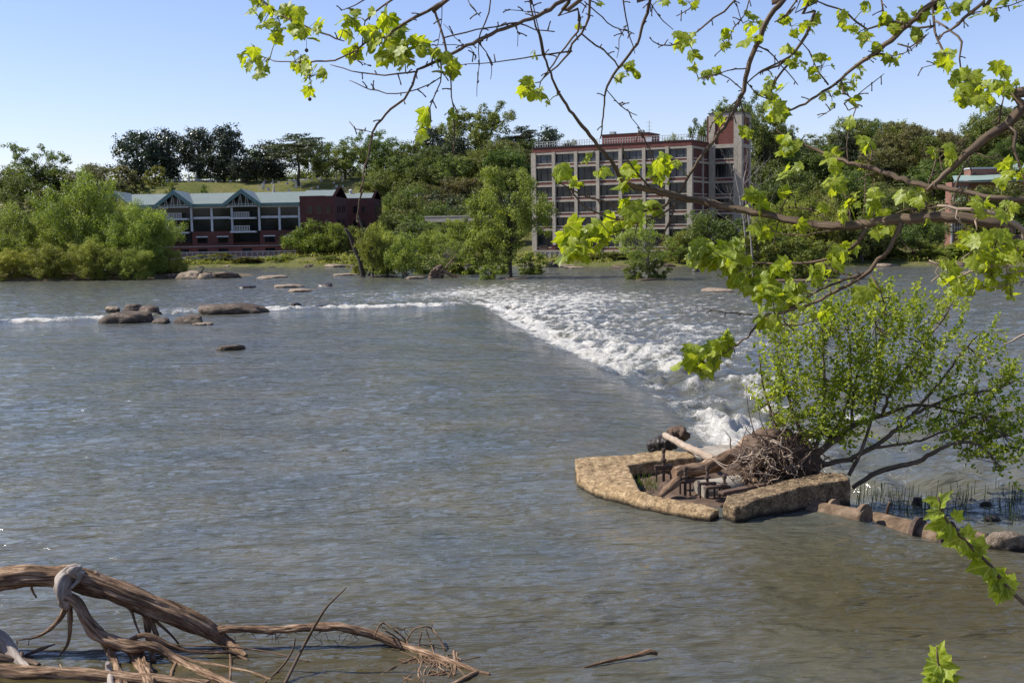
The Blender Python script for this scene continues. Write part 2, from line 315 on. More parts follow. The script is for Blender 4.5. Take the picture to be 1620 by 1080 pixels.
def make_water():
    ys = [5.0]
    while ys[-1] < 262: ys.append(ys[-1] + max(.04, .05*(ys[-1]/16)**1.2))
    ys = np.array(ys); nc = 440; t = np.linspace(-1, 1, nc); t = .6*t+.4*t**3
    Y = np.repeat(ys[:, None], nc, 1); X = t[None, :]*(Y*.85+12)
    d = lipfield(X, Y)
    left = 1-sst(-8, 0, X)                              # left arm of the weir
    leftfar = left*sst(70, 85, Y)
    nearr = (1-sst(26, 30, Y))                          # right of the pit
    main = np.clip(1-leftfar-nearr, 0, 1)
    wdt = 4.6*main + 1.4*leftfar + 1.3*nearr
    z = -(.5-.28*leftfar)*sst(-.9, 1, (d+.4*main-.2-2.5*leftfar)/(wdt+4*leftfar)) - .28*leftfar*sst(8, 30, d)
    slick = 1-.85*main*np.exp(-((d-.3)/2.6)**2)
    z -= .34*main*np.exp(-((d-2.3)/1.3)**2)*sst(100, 70, Y)
    # standing waves
    n1 = 1-np.abs(pn(X*.42+.1*Y, Y*.36, 3))*2.2; n2 = 1-np.abs(pn(X*.95, Y*.8, 5))*2.2
    n3_ = pn(X*.23, Y*.2, 8)
    side = sst(.8, 2.2, d)*main*np.exp(-np.clip(d-2, 0, 99)/8)*(.65+.55*np.clip(n3_+.4, 0, 1))
    sidel = sst(.2, .8, d)*leftfar*np.exp(-np.clip(d-.5, 0, 99)/2.2)
    amp = .46*side
    z = z + amp*(n1*.62+n2*.42-.1) + leftfar*np.exp(-((d-1.0)/1.1)**2)*(.16+.22*np.clip(n2, -.2, 1))
    # hydraulic roll close to the pit
    c = gp(1185, 690, -.3); rr = np.hypot((X-c.x)/1.6, (Y-c.y)/2.6)
    roll = np.exp(-rr**2*1.2)*(d > 0); z += roll*.28*(.6+.6*pn(X*1.6, Y*1.2, 11))
    # general chop
    cs = sst(-1, 3, d)
    z += slick*(.018+.055*cs*(1-.6*nearr))*fbm(X*.8+Y*.15, Y*1.7, 3, 21) + slick*(.014+.012*sst(34, 14, Y)+.012*cs)*(.55+.9*np.clip(.5+fbm(X*.12, Y*.22, 2, 77), 0, 1))*fbm(X*2.1+Y*.5, Y*5.0, 2, 31)*sst(110, 40, Y)
    far = .06*sst(80, 130, Y)*cs; z += far*fbm(X*.7, Y*.6, 3, 41)
    # foam
    f1 = fbm(X*1.1, Y*.55, 4, 51); f2 = fbm(X*3.2, Y*1.5, 3, 61)
    Pm = main*sst(.5, 1.8, d+.8*f1)*(np.exp(-np.clip(d-2.2, 0, 99)/(1.6+6*sst(42, 75, Y)+6*sst(75, 100, Y))))
    gap = sst(-.35, .35, pn(X*.16+2, Y*.11, 71)+.35*sst(52, 64, Y)*1.5+.5*roll)
    crest = np.clip(n1*.62+n2*.42, -1, 1)
    foam = Pm*(.2+.8*gap)*(.16+.72*crest+.6*f1+.5*f2) + .55*main*sst(50, 62, Y)*np.exp(-((d-2.1-.9*f1)/(1.0+.8*sst(70, 100, Y)))**2)*(1+.8*f1+.5*f2) + roll*(1.25+.5*f2)
    foam += leftfar*np.exp(-((d-1.2)/(1.3+1.1*pn(X*.21, Y*.1, 13)))**2)*(.80+1.1*f1+.4*f2)*(d > -.5)*1.2*(.55+.6*sst(-.3, .35, pn(X*.33, Y*.02, 17)))
    tail = sst(2, 6, d)*(1-nearr)*np.exp(-np.clip(d-6, 0, 999)/45)
    foam += tail*(.15+.38*f1+.44*f2)*(.35+.65*sst(45, 75, Y))
    foam += .0+.04*sst(.25, .6, fbm(X*1.2, Y*2.2, 3, 81))*sst(30, 50, Y)*(d < 0)
    foam = np.clip(foam, 0, 1)
    for (px, py, wp, ry, h, st) in MOUNDS:
        c = gp(px, py, -.3); rx = wp*c.y/F; rr_ = np.exp(-((X-c.x)/rx)**2-((Y-c.y-.25*(X-c.x))/ry)**2)*(d > -.3)
        z += h*rr_*(.7+.5*n2+.3*f2); foam += st*rr_*(1.0+.5*f1+.5*f2)
    foam = np.clip(foam, 0, 1)
    z += .10*foam*f2*(main+leftfar) + .085*foam*fbm(X*5, Y*4, 3, 91)*(Y < 75)
    z -= 0
    v = np.stack([X, Y, z], -1).reshape(-1, 3); nr = len(ys)
    i = np.arange(nr-1)[:, None]*nc+np.arange(nc-1)[None, :]; i = i.ravel()
    f = np.stack([i, i+1, i+nc+1, i+nc], -1)
    shallow = (.9*sst(22, 15, Y)*sst(4, -3, X) + .95*np.exp(-(((X-7.5)/5)**2+((Y-19)/4.5)**2))).ravel()
    me = npmesh('river_water', v, f, {'foam': foam.ravel(), 'shallow': shallow, 'down': cs.ravel()})
    m, nt, N, L, P = mat_new('river_water')
    co = coord(N); A = N.new('ShaderNodeAttribute'); A.attribute_name = 'foam'
    S = N.new('ShaderNodeAttribute'); S.attribute_name = 'shallow'
    nz = noise(N, L, .25, 4, .6, co)
    base = ramp(N, L, nz.outputs[0], [(.35, (.078,.085,.074)), (.65, (.116,.108,.072))])
    mxs = N.new('ShaderNodeMixRGB'); L.new(S.outputs['Fac'], mxs.inputs[0]); L.new(base.outputs[0], mxs.inputs[1]); mxs.inputs[2].default_value = (.060,.046,.014,1)
    L.new(mxs.outputs[0], P.inputs['Base Color']); P.inputs['Roughness'].default_value = .09; P.inputs['IOR'].default_value = 1.33
    a1 = noise(N, L, 1, 2, .5, mapping(N, L, co, (1.3, 5.2, 1), (0, 0, R(12))), .6)
    a2 = noise(N, L, 1, 2, .5, mapping(N, L, co, (4, 14, 1), (0, 0, R(-8))), .5)
    a3 = noise(N, L, 1, 3, .5, mapping(N, L, co, (.5, 1.3, 1), (0, 0, R(5))), .4)
    pa = noise(N, L, 1, 3, .55, mapping(N, L, co, (.10, .26, 1))); pr = ramp(N, L, pa.outputs[0], [(.36, .35), (.62, 1.3)]); pm_ = N.new('ShaderNodeMath'); pm_.operation = 'MULTIPLY'; L.new(a1.outputs[0], pm_.inputs[0]); L.new(pr.outputs[0], pm_.inputs[1])
    b = bump(N, L, a3.outputs[0], .34, 1); b = bump(N, L, pm_.outputs[0], .10, 1, b); b = bump(N, L, a2.outputs[0], .014, 1, b)
    L.new(b, P.inputs['Normal'])
    fo = N.new('ShaderNodeBsdfPrincipled'); fo.inputs['Base Color'].default_value = (.72,.69,.61,1); fo.inputs['Roughness'].default_value = .8
    fn = noise(N, L, 1, 6, .75, mapping(N, L, co, (3.2, 2.4, 5)), .6)
    L.new(bump(N, L, fn.outputs[0], .35), fo.inputs['Normal'])
    fn2 = noise(N, L, 1, 6, .8, mapping(N, L, co, (3.4, 1.2, 3), (0,0,R(-35))), 2.2)
    sm = N.new('ShaderNodeMath'); sm.operation = 'ADD'; L.new(A.outputs['Fac'], sm.inputs[0]); m16 = N.new('ShaderNodeMath'); m16.operation = 'MULTIPLY_ADD'; m16.inputs[1].default_value = 2.3; m16.inputs[2].default_value = -.65; L.new(fn2.outputs[0], m16.inputs[0]); L.new(m16.outputs[0], sm.inputs[1])
    mr = N.new('ShaderNodeMapRange'); mr.interpolation_type = 'SMOOTHSTEP'; mr.inputs[1].default_value = .74; mr.inputs[2].default_value = 1.50; L.new(sm.outputs[0], mr.inputs[0])
    mx = N.new('ShaderNodeMixShader'); L.new(mr.outputs[0], mx.inputs[0]); L.new(P.outputs[0], mx.inputs[1]); L.new(fo.outputs[0], mx.inputs[2])
    L.new(mx.outputs[0], N['Material Output'].inputs[0])
    o = link('river_water', me, m); tag(o, kind='structure')
make_water()
# ------------------------------------------------------------------ land
def shoreY(X): return np.minimum(205-.43*np.asarray(X, float), 229)
def terrain(X, Y):
    X = np.asarray(X, float); Y = np.asarray(Y, float); s = Y-shoreY(X)+2.0*pn(X*.06, Y*.02, 4)
    z = -2.2+2.2*sst(-8, 0, s)+1.1*sst(0, 7, s)+.6*sst(10, 40, s)
    hx = 21.5-6*sst(-95, -150, X)
    z = z+(hx-2)*sst(42, 108, s)+.02*np.clip(s-100, 0, 500)
    return z+sst(50, 90, s)*1.0*fbm(X*.03, Y*.03, 3, 9)
def tz(x, y): return float(terrain(np.array([x]), np.array([y]))[0])
def make_land():
    xs = np.concatenate([np.linspace(-3500, -260, 14)[:-1], np.linspace(-260, 260, 240), np.linspace(260, 3500, 14)[1:]])
    ys = np.concatenate([np.linspace(120, 380, 160), np.linspace(380, 5000, 24)[1:]])
    X, Y = np.meshgrid(xs, ys); Z = terrain(X, Y); v = np.stack([X, Y, Z], -1).reshape(-1, 3); nc = len(xs)
    i = (np.arange(len(ys)-1)[:, None]*nc+np.arange(nc-1)[None, :]).ravel(); f = np.stack([i, i+1, i+nc+1, i+nc], -1)
    m, nt, N, L, P = mat_new('far_bank_grass'); co = coord(N)
    n1 = noise(N, L, .09, 7, .7, co); n2 = noise(N, L, 1.3, 6, .75, co)
    mx = N.new('ShaderNodeMixRGB'); mx.inputs[0].default_value = .5; L.new(n1.outputs[0], mx.inputs[1]); L.new(n2.outputs[0], mx.inputs[2])
    r = ramp(N, L, mx.outputs[0], [(.36, (.06,.075,.02)), (.48, (.13,.14,.04)), (.58, (.20,.17,.075))]); L.new(r.outputs[0], P.inputs[0])
    P.inputs['Roughness'].default_value = .95; P.inputs['Specular IOR Level'].default_value = .1
    L.new(bump(N, L, n2.outputs[0], .6), P.inputs['Normal'])
    tag(link('hillside_ground', npmesh('hillside_ground', v, f), m), kind='structure')
    # near bank below the viewpoint, and the river bed
    m2 = rough_mat('bank_earth', (.06,.045,.025), (.14,.10,.06), 1.5, (.09,.10,.04), .95, .08, 5)
    xs = np.linspace(-45, 45, 120); ys = np.linspace(-40, 15.5, 80); X, Y = np.meshgrid(xs, ys)
    Z = 3.3-4.1*sst(4.5, 14.5, Y+.6*pn(X*.2, Y*.2, 3)) + .15*fbm(X*.5, Y*.5, 3, 6)
    v = np.stack([X, Y, Z], -1).reshape(-1, 3); nc = 120; i = (np.arange(79)[:, None]*nc+np.arange(119)[None, :]).ravel()
    tag(link('river_bank', npmesh('river_bank', v, np.stack([i, i+1, i+nc+1, i+nc], -1)), m2), kind='structure')
    # low island under the left trees
    a = np.linspace(0, 2*np.pi, 49)[:-1]; rs = np.linspace(0, 1, 9); c = (pt(90, 440, 182).x, 184.0)
    v = []; 
    for r in rs:
        for t in a:
            k = 1+.12*pn(np.array([math.cos(t)*2]), np.array([math.sin(t)*2]), 2)[0]
            v.append((c[0]+36*r*k*math.cos(t), c[1]+13*r*k*math.sin(t), -1.0+1.5*(1-r**3)))
    f = [(i*48+j, i*48+(j+1) % 48, (i+1)*48+(j+1) % 48, (i+1)*48+j) for i in range(8) for j in range(48)]
    tag(link('island_ground', npmesh('island_ground', v, f), m2), kind='structure')
make_land()
def rockmesh(seed, sub=4, rough=.35):
    import bmesh
    bm = bmesh.new(); bmesh.ops.create_icosphere(bm, subdivisions=sub, radius=1)
    p = np.array([v.co[:] for v in bm.verts]); p0 = p.copy()
    k = 1+rough*n3(p0, .9, seed)+rough*.35*n3(p0, 2.3, seed+5)-.16*np.clip(.25-np.abs(n3(p0, 1.6, seed+9)), 0, 1)*2.5+.05*n3(p0, 7, seed+8); p *= k[:, None]
    p[:, 2] = np.where(p[:, 2] > .62, .62+(p[:, 2]-.62)*.4, p[:, 2])
    for v, q in zip(bm.verts, p): v.co = q
    me = bpy.data.meshes.new('rock'); bm.to_mesh(me); bm.free()
    me.polygons.foreach_set('use_smooth', [True]*len(me.polygons)); return me
RM = [rockmesh(i*3+1) for i in range(5)]
def rock(px, py, wpx, hpx, label, mat='rock', z=0.0, seed=0, rz=0, dep=.7, group=None):
    p = gp(px, py, z); mpp = p.y/F; me = RM[seed % 5].copy(); me.materials.clear(); me.materials.append(M[mat])
    o = bpy.data.objects.new('rock', me); COL.objects.link(o); w_ = wpx*mpp/2; h_ = hpx*mpp
    o.location = (p.x, p.y+w_*dep*.5, z-h_*.15); o.scale = (w_, w_*dep, h_*1.45); o.rotation_euler.z = rz
    return tag(o, label, 'rock', group)
for a in [(178,490,30,6,'small pale flat rock at the upper left of the rock cluster in the river','rocktan'),(207,492,36,11,'round brown rock topping the back of the rock cluster'),
          (237,500,48,17,'dark domed rock behind the centre of the rock cluster in the rapids'),(193,511,80,19,'largest front rock of the cluster with ridged brown face and foam beside it'),
          (254,511,40,8,'low grey brown rock between the large front rock and its right neighbour'),(300,511,54,12,'tapered smooth brown rock at right front of the rock cluster'),
          (318,514,34,4,'thin flat tan rock just breaking the surface in front of the cluster','rocktan'),
          (368,496,106,17,'long flat brown boulder right of the rock cluster'),(360,554,50,8,'single dark rock alone in the smooth upstream water'),
          (468,486,24,8,'small black wet rock left of the long white ripple','rockdark'),(508,488,44,6,'low black wet rock with water running over it at the start of the white ripple','rockdark')]:
    rock(*a[:5], mat=(a[5] if len(a) > 5 else 'rock'), seed=int(a[0]) % 5, rz=a[0]*.7)
for a in [(272,440,34,7,'grey rock at the tip of the left tree island'),(300,441,46,12,'pale boulder beside the left tree island','rocktan'),(322,441,34,9,'middle boulder of the pale three beyond the left island','rocktan'),
          (350,440,50,10,'brown tapered boulder ending the row right of the left island'),(388,455,44,4,'thin dark ledge in the far rapids','rockdark'),
          (458,455,46,6,'flat tan ledge in the far rapids','rocktan'),(474,461,64,4,'long low tan slab nearest in the far rapids','rocktan'),(515,453,32,5,'dark ledge right of the flat tan ledge','rockdark'),
          (428,440,64,4,'long sandy coloured slab near the far shore','rocktan'),(875,423,20,9,'dark round rock below the stained concrete wall','rockdark'),
          (655,441,34,4,'flat tan rock left of the leaning island trunk','rocktan'),(1134,461,58,5,'flat tan rock alone in the right hand rapids','rocktan'),(1101,430,16,6,'small dark rock near the far shore behind hanging leaves','rockdark'),
          (548,436,40,4,'low tan rock left of the leaning dead trunk','rocktan'),(985,424,50,4,'flat brown ledge at the shore before the brick office block'),(905,424,44,3,'thin tan ledge by the far shore in front of the office block','rocktan'),
          (1590,866,72,25,'smooth tan boulder at the right edge of the picture','rocktan')]:
    rock(*a[:5], mat=(a[5] if len(a) > 5 else 'rock'), z=-.5 if a[1] < 600 else -.1, seed=int(a[0]) % 5, rz=(a[0]*.7 if a[1] < 600 else 0))
rs_ = random.Random(8)
for k in range(34):
    x = rs_.uniform(230, 1560); p = gp(x, rs_.uniform(421, 428), -.5); sY = float(shoreY(p.x))-rs_.uniform(0, 6)
    q = Vector((p.x/p.y*sY, sY, -.5)); me = RM[k % 5].copy(); me.materials.clear(); me.materials.append(M['rock' if k % 2 else 'rocktan'])
    o = bpy.data.objects.new('shore_rock', me); COL.objects.link(o); o.location = q; s_ = rs_.uniform(.5, 1.4); o.scale = (s_*1.6, s_, s_*.5); o.rotation_euler.z = rs_.uniform(0, 6)
    tag(o, 'small rock at the far water edge '+('below the green roofed building' if x < 560 else 'between the two large buildings' if x < 840 else 'before the brick office block' if x < 1180 else 'along the right hand shore'), 'rock', 'shore rocks along the far bank')
# ------------------------------------------------------------------ trees
def leaves_np(rng, C, D, S, asp=.62):
    """rhombic leaf faces at centres C with facing D and sizes S"""
    n = len(C); D = D/np.linalg.norm(D, axis=1)[:, None]; a = rng.normal(size=(n, 3)); a -= D*(a*D).sum(1)[:, None]; a /= np.linalg.norm(a, axis=1)[:, None]
    b = np.cross(D, a); s = S[:, None]
    v = np.stack([C-a*s*.5, C+b*s*.5*asp, C+a*s*.5, C-b*s*.5*asp], 1).reshape(-1, 3)
    return v, np.arange(4*n).reshape(n, 4)
def proto(kind, seed, n=7000, leaf=.026, mat='l_mid', bark='farbark', tname='tree'):
    n = int(n*1.45); leaf *= 1.22
    rng = np.random.RandomState(seed); cs = []
    if kind == 'magnolia': N_, zc, rz_, rx, cr, sh = 60, .54, .46, .40, (.12, .19), .62
    elif kind == 'round': N_, zc, rz_, rx, cr, sh = 62, .55, .44, .42, (.09, .18), .6
    elif kind == 'airy': N_, zc, rz_, rx, cr, sh = 70, .58, .43, .44, (.05, .13), .3
    elif kind == 'pine': N_, zc, rz_, rx, cr, sh = 44, .72, .28, .44, (.11, .19), .3
    elif kind == 'conic': N_, zc, rz_, rx, cr, sh = 60, .5, .5, .42, (.10, .17), .6
    elif kind == 'willow': N_, zc, rz_, rx, cr, sh = 95, .50, .50, .44, (.07, .15), .35
    else: N_, zc, rz_, rx, cr, sh = 40, .40, .58, .48, (.09, .16), .5
    for i in range(N_):
        while True:
            p = rng.uniform(-1, 1, 3); r = np.linalg.norm(p)
            if r < 1 and r > sh*rng.rand()**.5: break
        c = np.array([p[0]*rx, p[1]*rx, zc+p[2]*rz_]); r0 = rng.uniform(*cr)
        if kind == 'conic': k = max(.12, 1.15*(1-c[2])); c[0] *= k; c[1] *= k
        if kind == 'pine': c[2] = .5+.5*round((c[2]-.5)*2*5)/5+rng.uniform(-.02, .02)
        if kind in ('airy', 'round', 'willow'): c[0] += .10*math.sin(c[2]*9+seed); c[1] += .08*math.cos(c[2]*7+seed)
        if c[2]-r0*.6 < .02: c[2] = r0*.6+.02
        cs.append((c, r0))
    per = np.array([r0**2 for _, r0 in cs]); per = (per/per.sum()*n).astype(int)+1
    C = []; D = []; T = []
    for (c, r0), m in zip(cs, per):
        # each clump is itself several uneven tufts
        k = 7; sub = rng.normal(size=(k, 3)); sub /= np.linalg.norm(sub, axis=1)[:, None]; sub *= r0*rng.uniform(.35, .95, (k, 1))
        w_ = rng.randint(0, k, m); d = rng.normal(size=(m, 3)); d /= np.linalg.norm(d, axis=1)[:, None]
        rr = r0*.46*rng.uniform(.3, 1.15, (m, 1))
        q = sub[w_]+d*rr
        if kind == 'pine': q[:, 2] *= .32; q[:, :2] *= 1.25
        elif kind == 'willow': q[:, 2] *= 1.35
        elif kind == 'airy': q[:, 2] *= .9
        else: q[:, 2] *= .85
        ct = rng.uniform(.2, .75)
        C.append(c+q); D.append(d+rng.normal(size=(m, 3))*.55+np.array([0, 0, .45])); T.append(np.clip(ct+rng.normal(size=m)*.2, 0, 1))
    C = np.concatenate(C); D = np.concatenate(D); T = np.concatenate(T)
    mx = np.percentile(C[:, 2], 99.8); hw = (np.percentile(C[:, 0], 99.5)-np.percentile(C[:, 0], .5)); x0 = (np.percentile(C[:, 0], 99.5)+np.percentile(C[:, 0], .5))/2
    C[:, 2] /= mx; C[:, 0] = (C[:, 0]-x0)/hw; C[:, 1] /= hw
    S = leaf*rng.uniform(.6, 1.35, len(C)); v, f = leaves_np(rng, C, D, S)
    me = npmesh('crown', v, f, {'tint': np.repeat(T, 4)}, smooth=False); me.materials.append(M[mat])
    tb = MB(); r0 = {'willow': .012, 'shrub': .010, 'airy': .017}.get(kind, .022); sw = .03
    top = .82 if kind != 'shrub' else .5
    tp = [(0, 0, -.06), (sw*.3, 0, .12), (-sw*.4, sw*.3, .35), (sw*.4, -sw*.3, .6), (0, 0, top)]
    tb.tube(tp, [r0*1.5, r0*1.15, r0*.9, r0*.6, r0*.2], 6)
    if kind in ('willow', 'shrub'):
        for k in range(5):
            a = rng.uniform(0, 6.28); tb.tube([(0, 0, -.05), (.08*math.cos(a), .08*math.sin(a), .2), (.25*math.cos(a), .25*math.sin(a), .6)], [r0*.8, r0*.6, r0*.2], 5)
    for (c, rr) in cs:
        z0 = max(.1, c[2]*.62-.05 if kind != 'pine' else c[2]-.06); e = np.array([(c[0]-x0)/hw, c[1]/hw, c[2]/mx])
        tb.tube([(0, 0, z0), (e[0]*.45, e[1]*.45, z0+(e[2]-z0)*.4+.02), tuple(e)], [r0*.34, r0*.2, r0*.06], 4)
    to = tb.build('trunk', M[bark]); tm = to.data; bpy.data.objects.remove(to)
    return me, tm
PR = {
 'magnolia': [proto('magnolia', 1, 6500, .034, 'l_magnolia'), proto('magnolia', 2, 6500, .034, 'l_magnolia')],
 'mid': [proto('round', 3, 7500, .030, 'l_mid'), proto('round', 4, 7500, .030, 'l_mid'), proto('willow', 5, 7500, .028, 'l_mid')],
 'olive': [proto('round', 6, 6500, .030, 'l_olive'), proto('airy', 7, 6500, .026, 'l_olive')],
 'airy': [proto('airy', 8, 5200, .024, 'l_mid'), proto('airy', 9, 5200, .024, 'l_light')],
 'tall': [proto('airy', 10, 10500, .022, 'l_mid')],
 'pine': [proto('pine', 11, 5500, .026, 'l_pine')],
 'conic': [proto('conic', 12, 6500, .028, 'l_pine')],
 'light': [proto('willow', 13, 7500, .027, 'l_light'), proto('round', 14, 7500, .027, 'l_light')],
 'willow': [proto('willow', 15, 24000, .0165, 'l_light'), proto('willow', 16, 24000, .0165, 'l_light')],
 'sparse': [proto('airy', 17, 6500, .019, 'l_light', 'greybark'), proto('airy', 18, 15000, .0175, 'l_light', 'farbark')],
 'shrub': [proto('shrub', 19, 3800, .045, 'l_light'), proto('shrub', 20, 3800, .045, 'l_mid'), proto('shrub', 21, 3800, .045, 'l_olive')],
 'reddish': [proto('shrub', 22, 3800, .04, 'l_olive')],
}
trng = random.Random(3)
def tree(px, ytop, wpx, Y, kind, label, name=None, cat='tree', i=None, zb=None, group=None):
    p = pt(px, ytop, Y); z0 = tz(p.x, Y) if zb is None else zb
    h = max(p.z-z0, 1.0); wd = wpx*Y/F*1.14
    ps = PR[kind]; cm, tm = ps[(i if i is not None else trng.randrange(len(ps))) % len(ps)]
    names = {'magnolia': 'magnolia_tree', 'pine': 'pine_tree', 'conic': 'cedar_tree', 'willow': 'willow_tree', 'shrub': 'shrub'}
    r = empty(name or names.get(kind, 'tree'), (p.x, Y, z0-.1), trng.uniform(-.35, .35)+trng.choice((0, math.pi)), label, cat, group)
    r.scale = (wd, wd*.9, h)
    link('crown', cm, None, r); link('trunk', tm, None, r); return r
T_ = [
 # hill crest, left to right
 (52,226,88,335,'airy','airy light green tree standing alone against the sky at far left',0),(12,262,50,342,'mid','dark green tree below the lone airy tree at the left edge',0),
 (88,262,60,338,'mid','rounded green tree right of the lone airy tree',1),(30,275,60,325,'mid','low green tree under the lone airy tree',2),
 (138,258,62,330,'olive','olive green tree between the lone airy tree and the magnolias',0),(165,272,60,312,'olive','brownish thicket tree left below the first magnolia',1),
 (215,207,66,336,'magnolia','first dark magnolia from the left on the hilltop',0),(264,203,60,340,'magnolia','second dark magnolia with the narrow pointed top',1),
 (312,201,56,338,'magnolia','third dark magnolia, touching the widest one',0),(352,197,68,336,'magnolia','widest and tallest dark magnolia, right end of the row',1),
 (388,248,44,330,'magnolia','short dark bush tree at the foot of the magnolia row',0),
 (404,236,44,345,'light','pale green tree in the gap right of the magnolias',1),(430,222,66,340,'magnolia','dark rounded tree left of the spreading pine',1),
 (470,211,86,322,'pine','spreading pine with a bare dark trunk on the cemetery lawn',0),(500,222,48,345,'mid','dark green tree right behind the spreading pine',0),
 (545,226,60,325,'mid','bright green rounded tree right of the cemetery lawn',1),(578,205,66,345,'airy','thin topped tall tree behind the hanging twig',0),
 (612,218,60,335,'mid','bushy green tree right of the hanging twig',0),(648,222,60,332,'mid','green tree with rounded top between hanging twig and dark magnolia',2),
 (684,200,56,346,'magnolia','dark domed magnolia left of the tallest hill tree',0),(704,228,54,326,'mid','leafy green tree below the dark domed magnolia',1),
 (755,162,104,335,'tall','tallest open crowned tree on the hill left of the office block',0),(724,240,50,318,'mid','light topped round tree at the foot of the tallest hill tree',1),
 (797,210,50,332,'conic','dark conical cedar right of the tallest hill tree',0),(826,199,48,345,'pine','small pine top rising behind the cedar',0),(832,220,56,338,'mid','green tree between the cedar and the office block',2),
 (873,200,54,345,'magnolia','dark round magnolia above the left end of the office roof',1),(905,222,40,350,'olive','low olive tree top just above the office roof',0),
 (1062,212,46,345,'light','small green tree top above the office roof beside the tower',0),
 (1122,188,60,262,'tall','open crowned tree showing left of the brick tower',0),(1165,146,84,268,'tall','tall open tree rising behind the brick tower',0),(1210,170,74,262,'tall','dark open tree to the right of the brick tower',0),
 # right-hand wooded hill
 (1235,248,66,270,'olive','brown tinged tree on the slope right of the tower',0),(1262,232,70,300,'mid','round green tree on the skyline right of the tower',0),(1302,212,66,300,'airy','airy skyline tree above the long limb',0),
 (1345,206,70,305,'mid','green skyline tree left of the tallest on the right hill',1),(1392,187,80,300,'tall','tallest skyline tree on the right hill',0),
 (1440,202,76,298,'mid','broad skyline tree right of the tallest right hill tree',2),(1482,214,64,300,'mid','round skyline tree under the upper right limb',0),
 (1530,214,76,300,'pine','flat topped pine on the right skyline',0),(1575,222,70,298,'olive','olive tree on the right skyline above the mint roof',0),(1612,216,60,300,'mid','dark green skyline tree at the right edge',1),
 (1288,262,70,265,'olive','olive tree halfway down the right hill',1),(1340,262,76,262,'mid','green tree in the middle of the right hill',0),(1395,255,76,262,'conic','dark conical tree in the middle of the right hill',0),
 (1440,268,70,258,'olive','brownish tree left of the salmon brick house',0),(1478,272,60,255,'mid','dark tree directly left of the salmon brick house',1),
 (1218,285,64,240,'mid','green tree on the lower slope right of the tower',1),(1268,300,74,232,'light','bright green tree low on the right slope',0),
 # hillside below the crest
 (600,272,56,300,'mid','green hillside tree above the brick wing gable',0),(632,262,60,305,'mid','leafy hillside tree behind the second brick wing',1),(662,290,60,285,'mid','dark green tree beside the second brick wing',2),
 (700,280,62,290,'olive','olive hillside tree with pinkish brown twigs',1),(745,282,64,285,'olive','grey brown hillside thicket tree',0),(780,268,60,290,'mid','round green tree on the slope left of the office block',0),
 (815,262,56,285,'mid','green tree crowding the left end of the office block',1),(640,306,50,262,'mid','low dark tree right of the second brick wing',0),(690,318,60,255,'mid','dark shaded tree above the roadside wall',2),
 (730,325,60,250,'mid','green tree above the pale roadside wall',1),(770,305,56,255,'light','yellow green tree above the roadside wall',1),(615,335,56,246,'mid','dark tree behind the leaning dead trunk',1),
 # bank level
 (490,347,80,236,'light','bright round willow before the brick wing',0),(536,352,46,234,'light','light green bush between round willow and leaning trunk',1),(608,360,58,226,'light','pale green tree right of the leaning dead trunk',0),
 (648,352,60,232,'mid','dark leafy tree behind the parked car',0),(690,362,54,220,'light','light green bank tree above the stump with debris',0),(728,346,66,214,'light','yellow green bank tree left of the large island tree',1),
 (765,352,56,214,'light','pale bank tree directly left of the large island tree',0),(1115,332,74,192,'mid','green bank tree before the corner of the office block',2),(1075,365,50,192,'light','small light tree before the right end of the office block',1),
 (1165,345,70,188,'mid','dark bank tree beneath the brick tower',0),(1215,325,80,186,'light','light green bank tree right of the dead white tree',0),(1268,318,80,184,'light','feathery bank tree behind the long limb',1),
 (1320,322,76,182,'light','bank tree centred beneath the right skyline',0),(1365,345,66,180,'mid','dark bank tree left of the grassy shore',1),(1412,350,74,182,'mid','low dark tree behind the grassy right shore',0),
 (1462,340,70,186,'mid','dark tree at the foot of the salmon brick house',2),(1582,290,112,186,'mid','large dark green tree hiding the salmon brick house',0),(1556,318,44,188,'mid','rounded tree against the right side of the salmon brick house',2),(1530,372,50,180,'light','small bush tree before the salmon brick house',1),(1622,306,70,184,'mid','dark tree at the right edge beside the large dark tree',1),
]
for (px, yt, wp, Y, k, lab, i) in T_: tree(px, yt, wp, Y, k, lab, i=i)
# the wooded slope between them
for k in range(64):
    px = trng.uniform(620, 835) if k % 3 == 0 else trng.uniform(1195, 1625)
    s0 = trng.uniform(48, 112); X_ = (px-810)/F; Y = (205+s0)/(1+.43*X_); X = X_*Y
    if X > 60 and s0 < 62 and px > 1490: continue
    kd = trng.choice(['mid', 'mid', 'olive', 'light', 'conic'] if k % 2 else ['mid', 'olive', 'mid']); h = trng.uniform(7, 12)
    pt_ = tz(X, Y)+h; dpy = (CH-pt_)/Y*F
    yt = 359-ROLL*(px-810)+dpy
    tree(px, yt, trng.uniform(48, 78), Y, kd, {'mid': 'mid green tree within the wooded slope', 'olive': 'olive brown tree within the wooded slope', 'light': 'light green tree within the wooded slope', 'conic': 'dark conical tree within the wooded slope'}[kd]+(' left of the office block' if px < 900 else ' just right of the brick tower' if px < 1330 else ' at centre right' if px < 1480 else ' near the right edge'), group='trees packed on the wooded slope')
